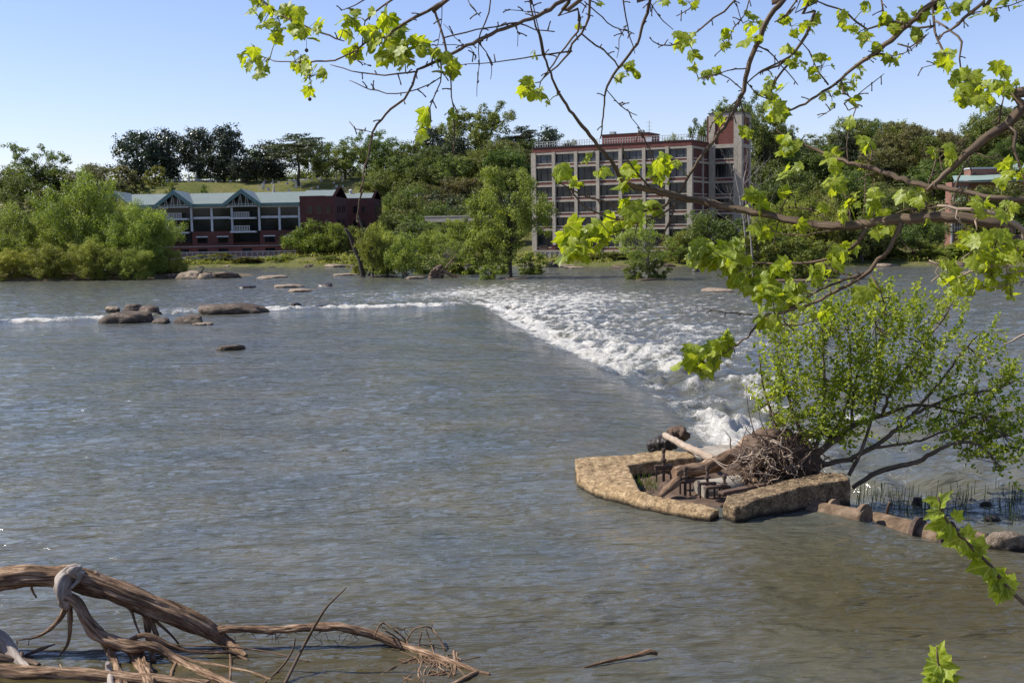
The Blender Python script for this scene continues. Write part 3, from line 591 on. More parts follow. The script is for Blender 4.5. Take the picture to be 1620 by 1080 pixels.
# left island willows
for (px, yt, wp, Y, lab, i) in [(8,322,110,186,'willow at the left edge of the picture',0),(62,335,100,184,'willow second from left on the island',1),(122,268,118,182,'tallest bright willow of the left island',0),
    (165,305,90,190,'narrow willow behind the tallest island willow',1),(205,318,96,178,'willow in front of the green roofed building',1),(240,330,84,181,'willow at the right end of the left island',0)]:
    tree(px, yt, wp, Y, 'willow', lab, i=i, zb=0.1)
for (px, yt, wp, Y, lab) in [(20,392,90,176,'low willow shrub at the left waterline'),(85,385,84,174,'rounded willow shrub at the waterline left of the tallest willow'),(150,378,80,173,'dark based willow shrub below the tallest willow'),(205,390,66,172,'willow shrub at the waterline near the island tip'),(262,392,56,180,'light shrub trailing at the tip of the left island')]:
    tree(px, yt, wp, Y, 'willow', lab, 'willow_shrub', 'shrub', zb=-.35)
# small islets with trees
def islet(px, py, wpx, label):
    p = gp(px, py, -.5); w_ = wpx*p.y/F/2; me = RM[int(px) % 5].copy(); me.materials.clear(); me.materials.append(M['rock'])
    o = bpy.data.objects.new('islet', me); COL.objects.link(o); o.location = (p.x, p.y, -.7); o.scale = (w_, w_*.6, .55); return tag(o, label, 'islet')
islet(812, 441, 70, 'low gravel islet under the large two trunked tree'); islet(1025, 443, 56, 'small islet of roots under the white trunked tree'); islet(600, 438, 60, 'low islet under the leaning dead trunk'); islet(1255, 444, 170, 'low islet behind the hanging sycamore leaves')
Yi = gp(812, 440, -.5).y
tree(806, 264, 116, Yi, 'sparse', 'large open tree with dark trunks on its own islet before the office block', 'island_tree', i=1, zb=-.3)
tree(1026, 345, 92, gp(1025,442,-.5).y, 'sparse', 'small pale trunked tree on an islet before the office block', 'island_tree', i=0, zb=-.3)
Yi2 = gp(598, 438, -.5).y
tree(612, 372, 64, Yi2, 'light', 'light green sapling clump beside the leaning dead trunk', 'sapling', i=1, zb=-.3)
tree(700, 372, 80, gp(700,438,-.5).y, 'sparse', 'thin leafy saplings above the stump with debris', 'sapling', i=0, zb=-.4)
for (px, yt, wp, lab) in [(1200,352,60,'leafy shrub on the islet under the dead white tree'),(1245,372,80,'wide shrub on the islet behind the hanging leaves'),(1300,380,70,'shrub at the right end of the islet behind the hanging leaves'),
                          (1005,415,34,'small green tuft at the foot of the pale trunked islet tree'),(1040,410,36,'green shrub under the pale trunked islet tree, on its right'),(772,418,30,'little green tuft left of the large islet tree')]:
    tree(px, yt, wp, gp(px,442,-.5).y, 'shrub', lab, cat='shrub', i=0, zb=-.4)
for (px, yt, wp, k, lab, i, zb) in [(775,312,84,'sparse','second open tree leaning left on the large tree islet',1,-.3),(588,352,46,'light','light green tree crowding round the leaning dead trunk',1,-.3),(636,366,50,'light','light sapling at the right end of the leaning trunk islet',0,-.3)]:
    tree(px, yt, wp, gp(px, 439, -.5).y, k, lab, 'island_tree', i=i, zb=zb)
for (px, yt, wp, lab) in [(842,398,46,'bush trailing in the water right of the large islet tree'),(792,402,36,'bush between the trunks of the large islet tree'),(566,402,30,'small bush left of the leaning dead trunk'),(604,400,44,'bush at the foot of the leaning dead trunk'),(715,398,40,'bush in the water behind the sloping log'),(668,404,34,'low bush left of the dark root stump'),(740,406,40,'low bush between stump and large islet tree')]:
    tree(px, yt, wp, gp(px, 434, -.5).y, 'shrub', lab, cat='shrub', i=0, zb=-.4)
# bank shrubs
for (px, yt, wp, i, lab) in [(320,402,50,0,'bright bush below the deck at its left end'),(352,399,34,0,'small bush below the middle of the deck'),(400,408,60,2,'low brush under the deck railing'),(445,405,40,0,'bush under the right end of the deck'),
    (520,405,40,1,'dark bush between willow and leaning trunk'),(575,398,44,0,'light bush behind the leaning trunk'),(650,404,60,1,'bush in front of the parked car'),(760,398,60,0,'pale bush at the shore left of the concrete wall'),
    (930,402,50,0,'bush at the right end of the stained concrete wall'),(965,400,50,1,'shore bush beneath the office block windows'),(1000,404,50,0,'yellow green shore bush near the pale trunked tree'),(1060,402,60,0,'shore bush right of the pale trunked tree'),
    (1110,398,60,1,'dark shore bush near the small dark rock'),(1390,392,70,1,'shore bush left of the tall grass'),(1445,380,70,0,'tall grassy green bush on the right shore'),(1500,390,60,0,'grassy bush beneath the salmon house'),(1560,392,70,1,'dark shore bush near the right edge'),(1612,390,50,0,'shore bush at the right edge'),(1340,398,60,1,'shore bush behind the shrubby islet')]:
    p = pt(px, yt, 200); X = p.x/200; Ys = 205/(1+.43*X) if 205-.43*X*200 < 229 else 229; Ys = min(Ys, 229)+4
    tree(px, yt, wp, Ys, 'shrub', lab, cat='shrub', i=i)
for (px, yt, wp, Y, i, lab) in [(268,288,30,292,1,'small green bush on the grassy slope above the left gable'),(327,293,26,292,1,'small dark bush on the grassy slope above the middle roof'),(200,262,50,322,2,'brown green bush at the foot of the first magnolia'),(246,262,30,326,0,'yellowish bush between the magnolia trunks'),
    (150,300,60,300,2,'russet thicket on the slope behind the willows'),(190,282,60,305,2,'brown thicket on the slope under the first magnolia'),(60,300,60,310,2,'brown shrub on the slope at far left'),(650,340,90,240,1,'dark evergreen hedge right of the second brick wing'),(695,352,60,232,1,'dark bush below the roadside wall')]:
    tree(px, yt, wp, Y, 'shrub', lab, cat='shrub', i=i)
# brush: far wood and shoreline growth that read as one mass
def brush(name, pts, n, rad, leaf, mat, label, cat, seed=1):
    rng = np.random.RandomState(seed); P_ = np.array(pts); idx = rng.randint(0, len(P_), n)
    d = rng.normal(size=(n, 3)); d /= np.linalg.norm(d, axis=1)[:, None]; rr = rng.uniform(.3, 1, (n, 1))
    C = P_[idx, :3]+d*rr*P_[idx, 3:4]*np.array([1.3, 1.3, .9])*rad; C[:, 2] = np.maximum(C[:, 2], P_[idx, 2]-.3)
    v, f = leaves_np(rng, C, d+rng.normal(size=(n, 3))*.6+np.array([0,0,.4]), leaf*rng.uniform(.6, 1.4, n), .5)
    T = np.clip(.5+.3*np.sin(idx*1.7)+rng.normal(size=n)*.15, 0, 1)
    o = link(name, npmesh(name, v, f, {'tint': np.repeat(T, 4)}, smooth=False), M[mat]); return tag(o, label, cat, kind='stuff')
r5 = random.Random(5); pts = []
for k in range(620):
    X = r5.uniform(-75, 100); Y = float(shoreY(X))+r5.uniform(.5, 9)
    if -12 > X > -68 and Y > 226: Y = 230
    pts.append((X, Y, tz(X, Y), r5.uniform(.5, 1.5)))
brush('shoreline_grass', pts, 62000, .95, .36, 'l_light', 'tall yellow green grass and weeds along the far shore', 'grass', 2)
pts = []
for k in range(1300):
    X = r5.uniform(-40, 190); s = r5.uniform(30, 115); Y = float(shoreY(X))+s
    if X < -8 and s < 45: continue
    # keep clear of buildings
    if 0 < X < 66 and s < 62 and X > 0: continue
    if 62 < X < 110 and s < 55: continue
    pts.append((X, Y, tz(X, Y), r5.uniform(1.5, 4)))
for k in range(110):
    X = r5.uniform(-180, -95); Y = 229+r5.uniform(30, 110); pts.append((X, Y, tz(X, Y), r5.uniform(1.5, 4)))
brush('hillside_wood', pts, 190000, 1.25, .62, 'l_mid', 'dense green undergrowth and wood covering the hillside', 'wood', 3)
pts = []
for k in range(420):
    X = r5.uniform(-260, 260); Y = float(shoreY(X))+r5.uniform(128, 165); pts.append((X, Y, tz(X, Y)+1.5, r5.uniform(2.5, 4.0)))
brush('far_wood', pts, 70000, 1.2, .9, 'l_mid', 'far wood closing the hilltop behind the single trees', 'wood', 4)
# ------------------------------------------------------------------ buildings
def main_building():
    U = Vector((-.885, .466, 0)).normalized(); V = Vector((.466, .885, 0)).normalized()
    Y0 = 205.0; P0 = pt(1094, 400, Y0); P0.z = 0
    # left end along U where the ray of px 843 passes
    def hit(px, py, O, D):         # length along D from O where the vertical plane meets the pixel ray
        r = ray(px, py); k = r.x/r.y; return (k*O.y-O.x)/(D.x-k*D.y)
    Lf = hit(843, 300, P0, U); E = P0+U*Lf
    zl = lambda y: pt(843, y, E.y).z
    s1 = hit(1121, 300, P0, V); P1 = P0+V*s1; w2 = hit(1173, 300, P1, -U); P2 = P1-U*w2; d2 = hit(1188, 300, P2, V)
    zt = pt(1173, 176, P2.y).z
    root = empty('office_block', (P0.x, P0.y, 0), math.atan2(-U.y, -U.x), 'six storey brick and concrete office block with dark windows and a brick tower', 'building')
    D = 26.0; z0 = .6
    fl = [zl(y) for y in (265.5, 295.0, 319.0, 343.2, 363.8, 397.5)]; ztop = zl(234)
    def at(mb, n, m, par=root): return mb.build(n, M[m], par)
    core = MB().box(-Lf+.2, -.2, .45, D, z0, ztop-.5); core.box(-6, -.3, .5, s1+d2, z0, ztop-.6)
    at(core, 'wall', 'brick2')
    fr = MB(); ww = .62
    nb = 7; bw = Lf/nb; xs = [-Lf+i*bw for i in range(nb+1)]
    tops = [ztop-.75]+[z-.02 for z in fl[:-1]]; # underside beam tops
    def facade(mbf, X0, X1, y, along, zt_, zb_, nm, par, blinds=False):
        """one bay: glass recessed, sill, brick spandrel; along = 'x' facade (normal -y) or 'y' facade (normal +x)"""
        def bx(a0, a1, dd0, dd1, q0, q1):
            m_ = MB()
            if along == 'x': m_.box(a0, a1, y+dd0, y+dd1, q0, q1)
            else: m_.box(y-dd1, y-dd0, a0, a1, q0, q1)
            return m_
        sp = .15*(zt_-zb_); zs = zb_+sp
        g = bx(X0, X1, .35, .44, zs+.22, zt_).build('window', M['blind' if blinds else 'glass'], par)
        f_ = MB(); n = 5 if X1-X0 > 4 else 3
        for k in range(n+1):
            xx = X0+(X1-X0)*k/n; q = bx(xx-.05, xx+.05, .27, .345, zs+.22, zt_); b = len(f_.v); f_.v += q.v; f_.f += [tuple(i+b for i in t) for t in q.f]; f_.uv += q.uv; f_.sm += q.sm
        f_.build('frame', M['black'], g)
        q = bx(X0, X1, .10, .34, zs, zs+.2); q.build('sill', M['concrete'], g)
        bx(X0, X1, .16, .446, zb_+.02, zs-.005).build('spandrel', M['brick'], par)
    for i in range(nb):
        for j in range(6):
            zb_ = fl[j]+.20 if j < 5 else fl[j]; ztp = (ztop-1.45 if j == 0 else fl[j-1]-.21)
            facade(None, xs[i]+.32, xs[i+1]-.32, 0, 'x', ztp, zb_, '', root, j == 0 or (j == 1 and i in (3, 4, 6)) or (i, j) in ((2, 3), (5, 2)))
    for i, x in enumerate(xs):
        w_ = .32 if 0 < i < nb else .5; c = x if 0 < i < nb else (x+.2 if i == 0 else x-.35)
        dp = -.28 if i in (1, 3, 4, 6) else -.08
        at(MB().box(c-w_, c+w_, dp, .446, z0-.5, ztop-1.02), 'pilaster', 'concrete')
    for j in range(6):
        z = fl[j]; b_ = MB()
        for i in range(nb):
            a0 = xs[i]+(.33 if i else .71); a1 = xs[i+1]-(.33 if i < nb-1 else .86); b_.box(a0, a1, 0, .447, z-.20, z+.19)
        at(b_, 'floor_beam', 'concrete')
    at(MB().box(-Lf+.4, -.86, 0, .447, ztop-1.44, ztop-1.03), 'roof_beam', 'concrete')
    pp = MB().box(-Lf, .02, -.04, .6, ztop-1.0, ztop-.16); pp.box(-.6, .02, .61, s1-.05, ztop-1.0, ztop-.16); at(pp, 'parapet', 'brick')
    cp = MB().box(-Lf-.12, .14, -.16, .7, ztop-.155, ztop); cp.box(-.7, .14, .705, s1-.05, ztop-.155, ztop); at(cp, 'coping', 'black')
    # side face at x = 0
    sb = [(1.1, s1*.66), (s1*.66+.5, s1-.3)]
    for (a0, a1) in sb:
        for j in range(6):
            facade(None, a0, a1, 0, 'y', ztop-1.45 if j == 0 else fl[j-1]-.21, fl[j]+.20 if j < 5 else fl[j], '', root, False)
    sd_ = MB()
    for j in range(6): sd_.box(-.447, -.002, 1.06, s1-.02, fl[j]-.20, fl[j]+.19)
    sd_.box(-.447, -.003, 1.06, s1-.02, ztop-1.44, ztop-1.03); at(sd_, 'floor_beam', 'concrete')
    at(MB().box(-.4, .03, s1*.66+.02, s1*.66+.48, z0-.5, ztop-1.02), 'pilaster', 'concrete')
    at(MB().box(-1.1, .001, .45, 1.05, z0-.5, ztop-1.02), 'pilaster', 'concrete')
    # tower
    t = MB().box(-.5, w2-.45, s1+.45, s1+d2-.45, z0, zt-.5); at(t, 'tower_wall', 'brick2')
    for (x0, x1, y0, y1) in ((0, 1.2, s1, s1+1.2), (w2-1.5, w2, s1, s1+1.2), (w2-1.2, w2, s1+d2-1.0, s1+d2), (0, 1.2, s1+d2-1.0, s1+d2)):
        at(MB().box(x0, x1, y0, y1, z0-.5, zt-.9), 'tower_pilaster', 'concrete')
    tb_ = MB()
    zz = pt(1150, 231, P1.y).z
    for (za, zb2) in ((zt-.9, zt-.14), (zz-.45, zz+.25)):
        tb_.box(0.002, w2-.002, s1-.004, s1+1.0, za+.001, zb2-.001); tb_.box(w2-1.0, w2-.002, s1+1.003, s1+d2-.003, za, zb2)
    at(tb_, 'tower_beam', 'concrete')
    at(MB().box(-.15, w2+.15, s1-.15, s1+d2+.15, zt-.138, zt), 'tower_cap', 'black')
    at(MB().box(1.21, w2-1.51, s1+.22, s1+.44, zz+.26, zt-.91), 'brick_panel', 'brick')
    at(MB().box(w2-.40, w2-.22, s1+1.21, s1+d2-1.01, z0, zt-.95), 'brick_panel', 'brick')
    for j in range(6):
        ztp = zz-.46 if j == 0 else fl[j-1]-.32
        facade(None, 1.21, w2-1.51, s1, 'x', ztp, fl[j]+.20, '', root, False)
    tb2 = MB()
    for j in range(6): tb2.box(1.205, w2-1.505, s1+.03, s1+.448, fl[j]-.20, fl[j]+.19)
    at(tb2, 'floor_beam', 'concrete')
    # roof, penthouse, railing, antenna
    at(MB().box(-Lf+.3, -.25, .71, D, ztop-.45, ztop-.25), 'roof', 'concrete')
    a0 = hit(952, 215, P0+V*7, U); a1 = hit(1025, 215, P0+V*7, U); zp = pt(1000, 211, (P0+V*7+U*(a0+a1)/2).y).z
    ph = at(MB().box(-a0, -a1, 7, 13, ztop-.24, zp-.15), 'penthouse', 'brick'); at(MB().box(-a0-.15, -a1+.15, 6.85, 13.15, zp-.148, zp), 'coping', 'black', ph)
    at(MB().box(-a0+9, -a0+10.2, 6.9, 6.995, ztop-.2, zp-1.0), 'door', 'white', ph)
    ra = MB(); n = 60
    for k in range(n+1): x = -Lf+.5+(Lf-1)*k/n; ra.box(x-.04, x+.04, .3, .38, ztop+.001, ztop+.95)
    for z in (.5, .95): ra.box(-Lf+.4, -.4, .29, .39, ztop+z, ztop+z+.07)
    for k in range(9): y = 1+k*(s1-1.5)/8; ra.box(-.34, -.26, y-.04, y+.04, ztop+.001, ztop+.95)
    ra.box(-.35, -.25, .8, s1-.3, ztop+.951, ztop+1.02); at(ra, 'railing', 'steel')
    an = MB(); xx = -hit(1027, 200, P0+V*10, U); za = pt(1027, 189, (P0+V*10).y+3).z
    an.box(xx-.05, xx+.05, 9.95, 10.05, zp, za)
    for k in range(4): an.box(xx-.6, xx+.6, 9.97, 10.03, za-.4-k*.7, za-.35-k*.7)
    at(an, 'antenna', 'steel')
    for k, (bx_, m_) in enumerate(((-a0+7, 'steel'), (-a0+1.2, 'steel'))):
        at(MB().box(bx_, bx_+1.0, 8, 9, zp+.001, zp+.55), 'roof_vent', m_)
    # paper notices in the second bay's lowest window
    nx = xs[1]+.9; zq = fl[4]-1.1
    sg = MB()
    for k, (x, w_, h_) in enumerate([(0,.55,.9),(.62,.5,.9),(1.2,.22,.75),(1.75,.6,.35),(1.75,.5,.9),(2.4,.45,.7)]): sg.box(nx+x, nx+x+w_*.85, .325-k*.004, .332-k*.004, zq-h_, zq-.08)
    at(sg, 'window_notice', 'white')
    # stained retaining wall in front
    a = pt(846, 400, E.y-12); b = pt(908, 400, E.y-15)
    rw = empty('retaining_wall', (a.x, a.y, 0), math.atan2(b.y-a.y, b.x-a.x), 'stained beige concrete retaining wall with slanting ribs at the shore below the office block', 'wall')
    Lw = (b-a).length; ht = pt(846, 396, a.y).z
    MB().box(0, Lw, 0, .8, -1, ht-.3).build('wall', M['concrete_st'], rw); MB().box(-.1, Lw+.1, -.12, .9, ht-.298, ht).build('coping', M['concrete_st'], rw)
    for k in range(8):
        x = .5+k*(Lw-1)/7; MB().prism([(x-.1, 0), (x+.12, 0), (x-.2, ht-.32), (x-.42, ht-.32)], -.12, -.002).build('rib', M['concrete_st'], rw)
    for k, (x, w_, m_) in enumerate([(.8, 1.6, 'iron'), (3.2, .8, 'brick2'), (5.2, 1.4, 'iron')]): 
        bx_ = MB().box(x, x+w_, .2, .7, 0, .75+.1*k); bx_.box(x-.06, x+w_+.06, .14, .76, .751+.1*k, .83+.1*k)
        o = bx_.build('utility_box', M[m_]); o.location = (a.x, a.y, ht); o.rotation_euler.z = rw.rotation_euler.z
        tag(o, ['dark utility box at the left end of the retaining wall', 'small brownish box in the middle of the retaining wall', 'dark utility box at the right end of the retaining wall'][k], 'utility box')
main_building()

def green_building():
    Y = 238.0; X = lambda px: pt(px, 365, Y).x
    Z = lambda py, px=360: pt(px, py, Y).z
    x0, x1 = X(168), X(476)
    root = empty('green_roofed_building', (X(320), Y, .8), 0, 'long riverside building with pale green metal roof, gables, balconies and brick base', 'building')
    O = Vector((X(320), Y, .8))
    def B(mb, n, m, par=root):
        p = par; mb.v = [(v[0]-O.x, v[1]-O.y, v[2]-O.z) for v in mb.v]; return mb.build(n, M[m], p)
    ze, zb1, zb2, zbr, zst, zdk = Z(325), Z(342.5), Z(346), Z(365.5), Z(389.5), Z(402)
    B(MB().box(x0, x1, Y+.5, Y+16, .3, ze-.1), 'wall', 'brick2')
    B(MB().box(x0, x1, Y+.1, Y+.49, zbr+.01, ze-.15), 'curtain_wall', 'glass2')
    gab = [(X(165), X(207)), (X(258), X(304)), (X(364), X(410.5))]
    cols = [X(p) for p in (168, 212, 236, 263, 304, 336, 368, 411, 443, 474.5)]
    for c in cols: B(MB().box(c-.22, c+.22, Y-.12, Y+.3, zbr, ze-.02), 'column', 'white')
    for a, b in ((X(212), X(262)), (X(305), X(367)), (X(412), X(474))):
        B(MB().box(a+.24, b-.24, Y-.05, Y+.3, zb2, zb1), 'beam', 'white'); B(MB().box(a+.24, b-.24, Y-.04, Y+.3, ze-.5, ze-.2), 'beam', 'white')
    # brick base: bays (solid) and recessed gable bays
    for a, b in ((x0, X(212)), (X(304), X(369)), (X(411), x1), (X(213), X(262))):
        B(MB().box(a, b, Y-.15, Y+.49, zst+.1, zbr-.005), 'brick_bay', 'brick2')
    B(MB().box(x0, x1, Y-.10, Y+.498, .3, zst), 'brick_base', 'brick'); B(MB().box(x0, x1, Y-.28, Y+.3, zst+.003, zst+.095), 'string_course', 'steel')
    for px in (225, 248, 320, 352.5, 426.5, 459):
        g = B(MB().box(X(px-8), X(px+8), Y-.19, Y-.16, Z(384), Z(375.2)), 'window', 'glass2'); B(MB().box(X(px-9), X(px+9.3), Y-.55, Y-.195, Z(375), Z(373.2)), 'awning', 'white', g)
    for a, b in ((X(264), X(303)), (X(370), X(410))):
        B(MB().box(a, b, Y-.19, Y+.2, Z(383), Z(367.5)), 'window', 'glass2')
    for px in (320, 352.5, 390, 426.5, 290): B(MB().box(X(px-7.5), X(px+7.5), Y-.14, Y-.11, Z(399), Z(393)), 'window', 'glass2')
    # roof
    zr = pt(400, 304.5, Y+9).z
    rf = MB(); yb = Y-1.0
    rf.prism([(yb, ze), (yb, ze+.35), (Y+9, zr), (Y+18, ze+.2), (Y+18, ze-.1), (Y+9, zr-.35)], 0, 1, 'y')
    def xext(mb, a, b):            # prism made in (y,z), extruded along x
        mb.v = [(a if v[1] == 0 else b, v[0], v[2]) for v in mb.v]; return mb
    B(xext(rf, x0-.8, x1), 'roof', 'roof')
    # eave fascia
    for a, b in ((X(207), X(258)), (X(304), X(364)), (X(411), x1)): B(MB().box(a, b, yb-.14, yb-.004, ze-.2, ze+.38), 'fascia', 'trimgreen')
    for (a, b) in gab:
        xm = (a+b)/2; zp = zr-.0; a -= .9; b += .9
        g = MB(); yf = yb-1.1; zE = ze-.1
        for (p, q) in (((a, zE), (xm, zp)), ((b, zE), (xm, zp))):
            g.poly([(p[0], yf, p[1]+.45), (p[0], Y+6, p[1]+.45), (q[0], Y+9.2, q[1]+.25), (q[0], yf, q[1]+.45)])
        gr = B(g, 'gable_roof', 'roof')
        B(MB().prism([(a, zE-.35), (a, zE+.44), (xm, zp+.44), (b, zE+.44), (b, zE-.35), (xm, zp-.55)], yf, yf+.25), 'barge_board', 'trimgreen', gr)
        tr = MB(); 
        tr.box(a+.8, b-.8, yf+.3, yf+.45, ze-.35, ze-.15)
        for k in range(9):
            xx = a+1.2+(b-a-2.4)*k/8; zt2 = ze-.2+(zp-ze-.3)*(1-abs(xx-xm)/((b-a)/2)); x2 = xx+((b-a)/16 if k % 2 else -(b-a)/16)
            tr.tube([(xx, yf+.4, ze-.2), (x2*.5+xx*.5, yf+.4, zt2)], .07, 4)
        B(tr, 'truss', 'steel', gr)
        B(MB().prism([(a+1, ze-.3), (xm, zp-.6), (b-1, ze-.3)], yf+1.8, yf+2.0), 'gable_back', 'glass2', gr)
        for zf in (Z(345.5, 285), Z(367, 285)):
            if b < X(260)-5: pass
            bl = MB().box(a+1.3, b-1.3, Y-1.6, Y+.1, zf-.35, zf); bo = B(bl, 'balcony', 'white')
            rl = MB(); n = 6
            for k in range(n+1): xx = a+2.2+(b-a-4.8)*k/n; rl.box(xx-.05, xx+.05, Y-1.55, Y-1.48, zf+.001, zf+1.0)
            rl.box(a+2.15, b-2.55, Y-1.57, Y-1.46, zf+1.001, zf+1.1); rl.box(a+2.15, b-2.55, Y-1.57, Y-1.46, zf+.12, zf+.18)
            for k in range(4*n): xx = a+2.2+(b-a-4.8)*k/(4*n); rl.box(xx-.02, xx+.02, Y-1.53, Y-1.5, zf+.19, zf+1.0)
            B(rl, 'railing', 'steel', bo)
    # right brick wing with stepped parapet, arched windows
    xw = X(532); zw = Z(311, 500)
    B(MB().box(x1+.01, xw, Y-.35, Y+17, .3, zw), 'wing_wall', 'brick2')
    B(MB().box(x1+.005, xw-2.0, Y-.45, Y-.352, zw-.4, zw+.15), 'cornice', 'brick2')
    par = MB(); yc = Y+8.5; prof = []; n = 8; zt3 = pt(541, 298, Y+8).z
    for k in range(n): 
        ya = Y-.35+k*1.0; za = zw+(zt3-zw)*k/(n-1); par.box(xw-.5, xw+.02, ya, 2*yc-ya, (zw if k == 0 else zw+(zt3-zw)*(k-1)/(n-1))+.001, za+.25)
    B(par, 'stepped_parapet', 'brick2')
    rf2 = MB().prism([(Y-.2, zw-.1), (Y-.2, zw+.12), (Y+8.4, zt3-.3), (Y+16.8, zw), (Y+16.8, zw-.1)], 0, 1, 'y'); B(xext(rf2, x1, xw-.52), 'wing_roof', 'roof')
    def arch(px, py0, py1, wpx, yy, par_=root, flat=False):
        a, b = pt(px-wpx/2, py0, yy).x, pt(px+wpx/2, py0, yy).x; z1_, z0_ = pt(px, py0, yy).z, pt(px, py1, yy).z
        q = [(a, z0_), (a, z1_-.3), (a*.8+b*.2, z1_-.08), ((a+b)/2, z1_), (a*.2+b*.8, z1_-.08), (b, z1_-.3), (b, z0_)]
        g = B(MB().prism(q, yy-.06, yy-.005), 'arched_window', 'glass2', par_)
        B(MB().box(a-.1, b+.1, yy-.2, yy-.065, z0_-.2, z0_-.005), 'sill', 'brick', g)
    for px in (490, 504.5, 519): arch(px, 325.8, 338, 7.5, Y-.35); arch(px, 347, 361, 7.5, Y-.35)
    for yy in (Y+3, Y+6, Y+10, Y+13):
        for (p0, p1) in ((326, 336), (347, 359)):
            B(MB().box(xw+.005, xw+.06, yy-.7, yy+.7, pt(535, p1, yy).z, pt(535, p0, yy).z), 'side_window', 'glass2')
    # second wing further back
    Y2 = Y+24; xa, xb = pt(540, 330, Y2).x, pt(592, 330, Y2).x; zc = pt(570, 314, Y2).z
    B(MB().box(xa, xb, Y2, Y2+15, .8, zc), 'rear_wing_wall', 'brick2')
    par = MB(); zt4 = pt(596, 303, Y2+7).z
    for k in range(8): ya = Y2+k*.9; par.box(xb-.5, xb+.02, ya, 2*(Y2+7.5)-ya, zc+(zt4-zc)*max(k-1, 0)/7+.001, zc+(zt4-zc)*k/7+.25)
    B(par, 'stepped_parapet', 'brick2')
    B(xext(MB().prism([(Y2+.1, zc-.1), (Y2+.1, zc+.12), (Y2+7.4, zt4-.3), (Y2+14.9, zc), (Y2+14.9, zc-.1)], 0, 1, 'y'), xa-8, xb-.52), 'rear_wing_roof', 'roof')
    for px in (562, 575): arch(px, 326, 338, 6, Y2); arch(px, 348, 360, 6, Y2)
    for yy in (Y2+3, Y2+7, Y2+11):
        for (p0, p1) in ((327, 336), (348, 358)): B(MB().box(xb+.005, xb+.06, yy-.7, yy+.7, pt(600, p1, yy).z, pt(600, p0, yy).z), 'side_window', 'glass2')
    v = MB(); p = pt(555, 306, Y2+7); v.tube([(p.x, p.y, p.z-1.2), (p.x, p.y, p.z+.6)], .35, 10); v.tube([(p.x, p.y, p.z+.61), (p.x, p.y, p.z+.95)], [.6, .2], 10); B(v, 'roof_vent', 'steel')
    # deck
    dk = MB(); za = Z(406.5); xe = X(474); dk.box(X(270), xe, Y-5.0, Y-.3, za-.3, za); do = B(dk, 'deck', 'steel')
    rl = MB(); n = 24
    for k in range(n+1): xx = X(270)+.1+(xe-X(270)-.2)*k/n; rl.box(xx-.06, xx+.06, Y-4.95, Y-4.83, za+.001, za+1.1)
    rl.box(X(270), xe, Y-4.97, Y-4.8, za+1.101, za+1.22); rl.box(X(270), xe, Y-4.95, Y-4.85, za+.12, za+.2)
    for k in range(n*5): xx = X(270)+.1+(xe-X(270)-.2)*k/(n*5); rl.box(xx-.02, xx+.02, Y-4.92, Y-4.88, za+.21, za+1.1)
    B(rl, 'railing', 'steel', do)
    for px in (300, 330, 365, 392, 420, 455):
        pm = MB(); x = X(px); pm.box(x-.2, x+.2, Y-4.6, Y-4.2, -1, za-.301); pm.tube([(x+.3, Y-4.4, -.2), (x+2.6, Y-4.4, za-.35)], .09, 5); pm.tube([(x-.3, Y-4.4, -.2), (x-2.6, Y-4.4, za-.35)], .09, 5); B(pm, 'post', 'iron', do)
green_building()

